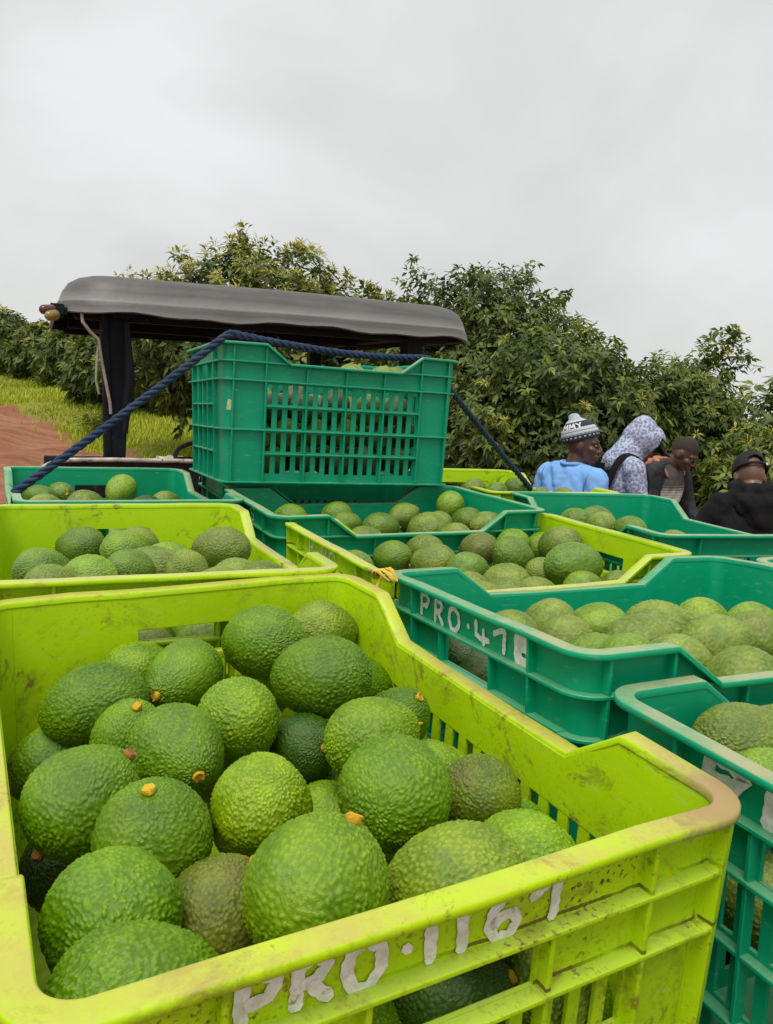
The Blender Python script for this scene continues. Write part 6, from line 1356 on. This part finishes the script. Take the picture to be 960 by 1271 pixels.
for z, rx, ry in HAT: rg_.append([bm.verts.new(HM @ Vector((rx * math.cos(2*math.pi*k/nseg), ry * math.sin(2*math.pi*k/nseg) - .10 * max(0, z - .05), z))) for k in range(nseg)])
for i in range(len(HAT) - 1):
    for k in range(nseg):
        f = bm.faces.new((rg_[i][k], rg_[i][(k+1) % nseg], rg_[i+1][(k+1) % nseg], rg_[i+1][k]))
        for lp, (du, dv) in zip(f.loops, ((0, i), (1, i), (1, i+1), (0, i+1))): lp[uvl].uv = ((k + du) / nseg, HAT[dv][0] / .214)
bm.faces.new(rg_[-1])
hat = link('knit_hat', bm_mesh(bm, 'knit_hat', 70), knit(), p)
# knitted letters round the dark band: MMY reads on the side turned to us
def hat_pt(ang, z):
    for (z0, a0, b0), (z1, a1, b1) in zip(HAT[:-1], HAT[1:]):
        if z0 <= z <= z1:
            t = (z - z0) / (z1 - z0); rx = a0 + (a1 - a0) * t + .003; ry = b0 + (b1 - b0) * t + .003
            return HM @ Vector((rx * math.cos(ang), ry * math.sin(ang) - .10 * max(0, z - .05), z))
    return HM @ Vector((0, 0, z))
M_WOOL = simple('white_wool', (.70, .69, .66), .95, .15, 200, .5, 300)
rr2 = random.Random(2)
for ch, a0 in zip('MMY', (HATA, HATA + .50, HATA + .98)):
    bm = bmesh.new()
    for s in GLYPH[ch]:
        ribbon(bm, [(a * .40, b) for a, b in s], .11, lambda q, b, a0=a0: hat_pt(a0 + q, .094 + b * .042), rr2)
    link('knitted_letter', bm_mesh(bm, 'knitted_letter'), M_WOOL, hat)

# person in the pale floral hood, cap brim showing, head bowed to the right
p, H, LM = person(PE['B'], D2(-80), 'person in a pale floral hooded top with a black cap brim, head bowed', SK_DARK, hyaw=D2(-8), hpitch=D2(27), lean=D2(6), top=CL_FLOR,
               arms=[((-.24, .06, 1.15), (-.16, .28, 1.08)), ((.24, .06, 1.15), (.16, .28, 1.08))])
bm = bmesh.new(); add_ell(bm, (0, -.012, .022), (.103, .122, .128), H, 32, 24); add_ell(bm, (0, -.045, .075), (.07, .09, .085), H); add_cap(bm, H @ Vector((0, -.03, -.04)), .092, LM @ Vector((0, -.01, 1.42)), .125, 24)
add_ell(bm, (0, .03, .045), (.094, .098, .105), H, 24, 18)
hood_me = remesh(bm, 'hood', .008, 5, .010)
Hi = H.inverted(); bm = bmesh.new(); bm.from_mesh(hood_me)
def face_open(c):
    q = Hi @ c; return q.y > .068 - .25 * (q.z - .02) * 0 and -.135 < q.z < .095 and abs(q.x) < .085
bmesh.ops.delete(bm, geom=[f for f in bm.faces if face_open(f.calc_center_median())], context='FACES')
me = bm_mesh(bm, 'hood', 60); me.materials.clear(); hd = link('hood', me, CL_FLOR, p)
bm = bmesh.new(); rows = []
for t in np.linspace(0, 1, 9):
    rows.append([bm.verts.new(H @ Vector((.072 * math.sin(a) * (1 - .15 * t), .085 + .022 * math.cos(a) + t * .105 * math.cos(a * .75), .066 - .020 * t - .020 * (math.sin(a) ** 2)))) for a in np.linspace(-1.35, 1.35, 19)])
for a, b in zip(rows[:-1], rows[1:]):
    for k in range(18): bm.faces.new((a[k], a[k+1], b[k+1], b[k]))
bmesh.ops.recalc_face_normals(bm, faces=bm.faces); bmesh.ops.solidify(bm, geom=list(bm.faces), thickness=.004)
link('cap_brim', bm_mesh(bm, 'cap_brim', 50), CL_CAP, p)
bk = empty('backpack', p.matrix_world.copy(), 'black backpack worn over the pale floral top', 'backpack')
bm = bmesh.new(); add_box(bm, (0, -.20, 1.21), (.28, .14, .40)); bevel(bm, .04, 4); bm.transform(LM); link('bag', bm_mesh(bm, 'bag', 50), CL_BLACK, bk)
for sx in (-1, 1):
    pts = [(sx*.095, -.145, 1.10), (sx*.125, -.135, 1.30), (sx*.118, -.085, 1.445), (sx*.112, -.0, 1.478), (sx*.112, .085, 1.425), (sx*.118, .130, 1.32), (sx*.135, .120, 1.20), (sx*.165, .04, 1.10), (sx*.12, -.13, 1.06)]
    bm = bmesh.new(); q = catmull([LM @ Vector(a) for a in pts]); rows = []
    for i in range(0, len(q), 4):
        t = (q[min(i+4, len(q)-1)] - q[max(i-4, 0)]).normalized(); out = (q[i] - (LM @ Vector((0, 0, 1.25)))); out = (out - t * out.dot(t)).normalized(); s_ = t.cross(out)
        rows.append([bm.verts.new(q[i] + s_ * a + out * b) for a, b in ((-.021, .0), (-.019, .012), (.019, .012), (.021, .0))])
    for a, b in zip(rows[:-1], rows[1:]):
        for k in range(4): bm.faces.new((a[k], a[(k+1) % 4], b[(k+1) % 4], b[k]))
    link('strap', bm_mesh(bm, 'strap', 50), CL_BLACK, bk)

# man looking down: dark jacket open over a fading grey tee, salmon hood lining
p, H, LM = person(PE['C'], D2(-142), 'man looking down in an open dark jacket with salmon lining over a grey tee', SK_DARK, hyaw=D2(14), hpitch=D2(28), lean=D2(7), top=CL_TEE,
               arms=[((-.25, .05, 1.16), (-.17, .26, 1.05)), ((.25, .05, 1.16), (.17, .26, 1.05))])
me = head_shell(H, (0, -.0125, .021), (.0755, .0955, .1035), lambda q: q.z > .045 + .30 * max(0, q.y - .02) - .75 * max(0, -q.y - .0), 'hair', .0015)
link('hair', me, simple('cropped_black_hair', (.034, .023, .017), .9, .3, 60, .6, 300), p)
bm = bmesh.new()
for c, r in (((0, -.018, 1.275), (.175, .108, .20)), ((0, -.01, 1.07), (.16, .105, .20))): add_ell(bm, c, [q * 1.17 for q in r], LM, 28, 20)
for sx, (el, wr) in zip((-1, 1), [((-.25, .05, 1.16), (-.17, .26, 1.05)), ((.25, .05, 1.16), (.17, .26, 1.05))]):
    sh = LM @ Vector((sx * .182, -.01, 1.395)); add_cap(bm, sh, .082, LM @ Vector(el), .066, 16); add_cap(bm, LM @ Vector(el), .062, (LM @ Vector(el)).lerp(LM @ Vector(wr), .9), .048, 16)
    add_cap(bm, LM @ Vector((sx * .05, -.02, 1.445)), .062, sh, .074, 16)
jm = remesh(bm, 'jacket', .009, 4, .010); LMi = LM.inverted(); bm = bmesh.new(); bm.from_mesh(jm)
def open_front(c):
    q = LMi @ c; return q.y > .03 and abs(q.x + .0) < .050 + .055 * max(0, (q.z - 1.22) / .2)
bmesh.ops.delete(bm, geom=[f for f in bm.faces if open_front(f.calc_center_median())], context='FACES')
bmesh.ops.solidify(bm, geom=list(bm.faces), thickness=.004)
me = bm_mesh(bm, 'jacket', 60); me.materials.clear(); link('jacket', me, CL_CHAR, p)
bm = bmesh.new()
cl = [(.105, .075, 1.385), (.116, .050, 1.425), (.115, .0, 1.462), (.075, -.075, 1.485), (0, -.10, 1.478), (-.075, -.075, 1.485), (-.115, .0, 1.462), (-.116, .050, 1.425), (-.105, .075, 1.385)]
NCL = len(catmull([LM @ Vector(a) for a in cl])[::4])
add_tube(bm, catmull([LM @ Vector(a) for a in cl])[::4], [.012 + .014 * math.sin(math.pi * i / max(1, NCL - 1)) for i in range(NCL)], 12); add_ell(bm, (0, -.115, 1.44), (.12, .05, .07), LM)
s = remesh(bm, 'hood_lining', .009, 2); s.materials.append(CL_SALM); link('hood_lining', s, None, p)

# man seen from behind in a black hoodie and cap
p, H, LM = person(PE['D'], D2(-4), 'man seen from behind in a black hoodie and black cap with open back strap', SK_MID, hyaw=D2(0), hpitch=D2(22), lean=D2(9), top=CL_BLACK, loose=1.26, fold=.016, soft=16,
               arms=[((-.275, .06, 1.16), (-.17, .26, 1.05)), ((.275, .06, 1.16), (.17, .26, 1.05))])
bm = bmesh.new()
for k in range(13):        # fabric gathered round the neck, falling to a point between the shoulders
    a = -2.3 + 4.6 * k / 12; a2 = -2.3 + 4.6 * (k + 1) / 12
    if k < 12: add_cap(bm, LM @ Vector((.098 * math.sin(a), -.012 - .088 * math.cos(a), 1.508 - .014 * math.cos(a))), .040, LM @ Vector((.098 * math.sin(a2), -.012 - .088 * math.cos(a2), 1.508 - .014 * math.cos(a2))), .040, 14)
add_ell(bm, (0, -.105, 1.405), (.135, .062, .085), LM); add_ell(bm, (0, -.118, 1.35), (.085, .045, .085), LM)
for sx in (-1, 1): add_cap(bm, LM @ Vector((sx * .06, -.05, 1.45)), .062, LM @ Vector((sx * .15, -.02, 1.42)), .062, 16)
s = remesh(bm, 'folded_hood', .010, 5, .014); s.materials.append(CL_BLACK); link('folded_hood', s, None, p)
def capkeep(q):
    if q.z < .022 + .10 * max(0, -q.y - .03) * 0: return False
    if q.y < -.03 and abs(q.x) < .040 and q.z < .045 + math.sqrt(max(0, 1 - (q.x / .040) ** 2)) * .035: return False
    return True
me = head_shell(H, (0, -.012, .028), (.084, .106, .112), capkeep, 'cap', .004, 64, 44)
cap = link('cap', me, CL_CAP, p)
bm = bmesh.new(); add_tube(bm, [H @ Vector((.087 * math.sin(a), -.012 - .109 * math.cos(a), .030)) for a in np.linspace(-1.2, 1.2, 25)], .0085, 8)
link('cap_strap', bm_mesh(bm, 'cap_strap', 50), CL_CAP, cap)
bm = bmesh.new(); add_box(bm, H @ Vector((.054, -.106, .030)), (.018, .008, .014)); bevel(bm, .002, 1)
link('strap_tag', bm_mesh(bm, 'strap_tag'), simple('white_tag', (.7, .7, .68), .6, .1), cap)
bm = bmesh.new(); rows = []
for t in np.linspace(0, 1, 7):
    rows.append([bm.verts.new(H @ Vector((.078 * math.sin(a), .07 + .02 * math.cos(a) + t * .07 * math.cos(a * .75), .040 - .02 * t - .02 * (math.sin(a) ** 2)))) for a in np.linspace(-1.35, 1.35, 17)])
for a, b in zip(rows[:-1], rows[1:]):
    for k in range(16): bm.faces.new((a[k], a[k+1], b[k+1], b[k]))
bmesh.ops.recalc_face_normals(bm, faces=bm.faces); bmesh.ops.solidify(bm, geom=list(bm.faces), thickness=.004)
link('cap_brim', bm_mesh(bm, 'cap_brim', 50), CL_CAP, cap)
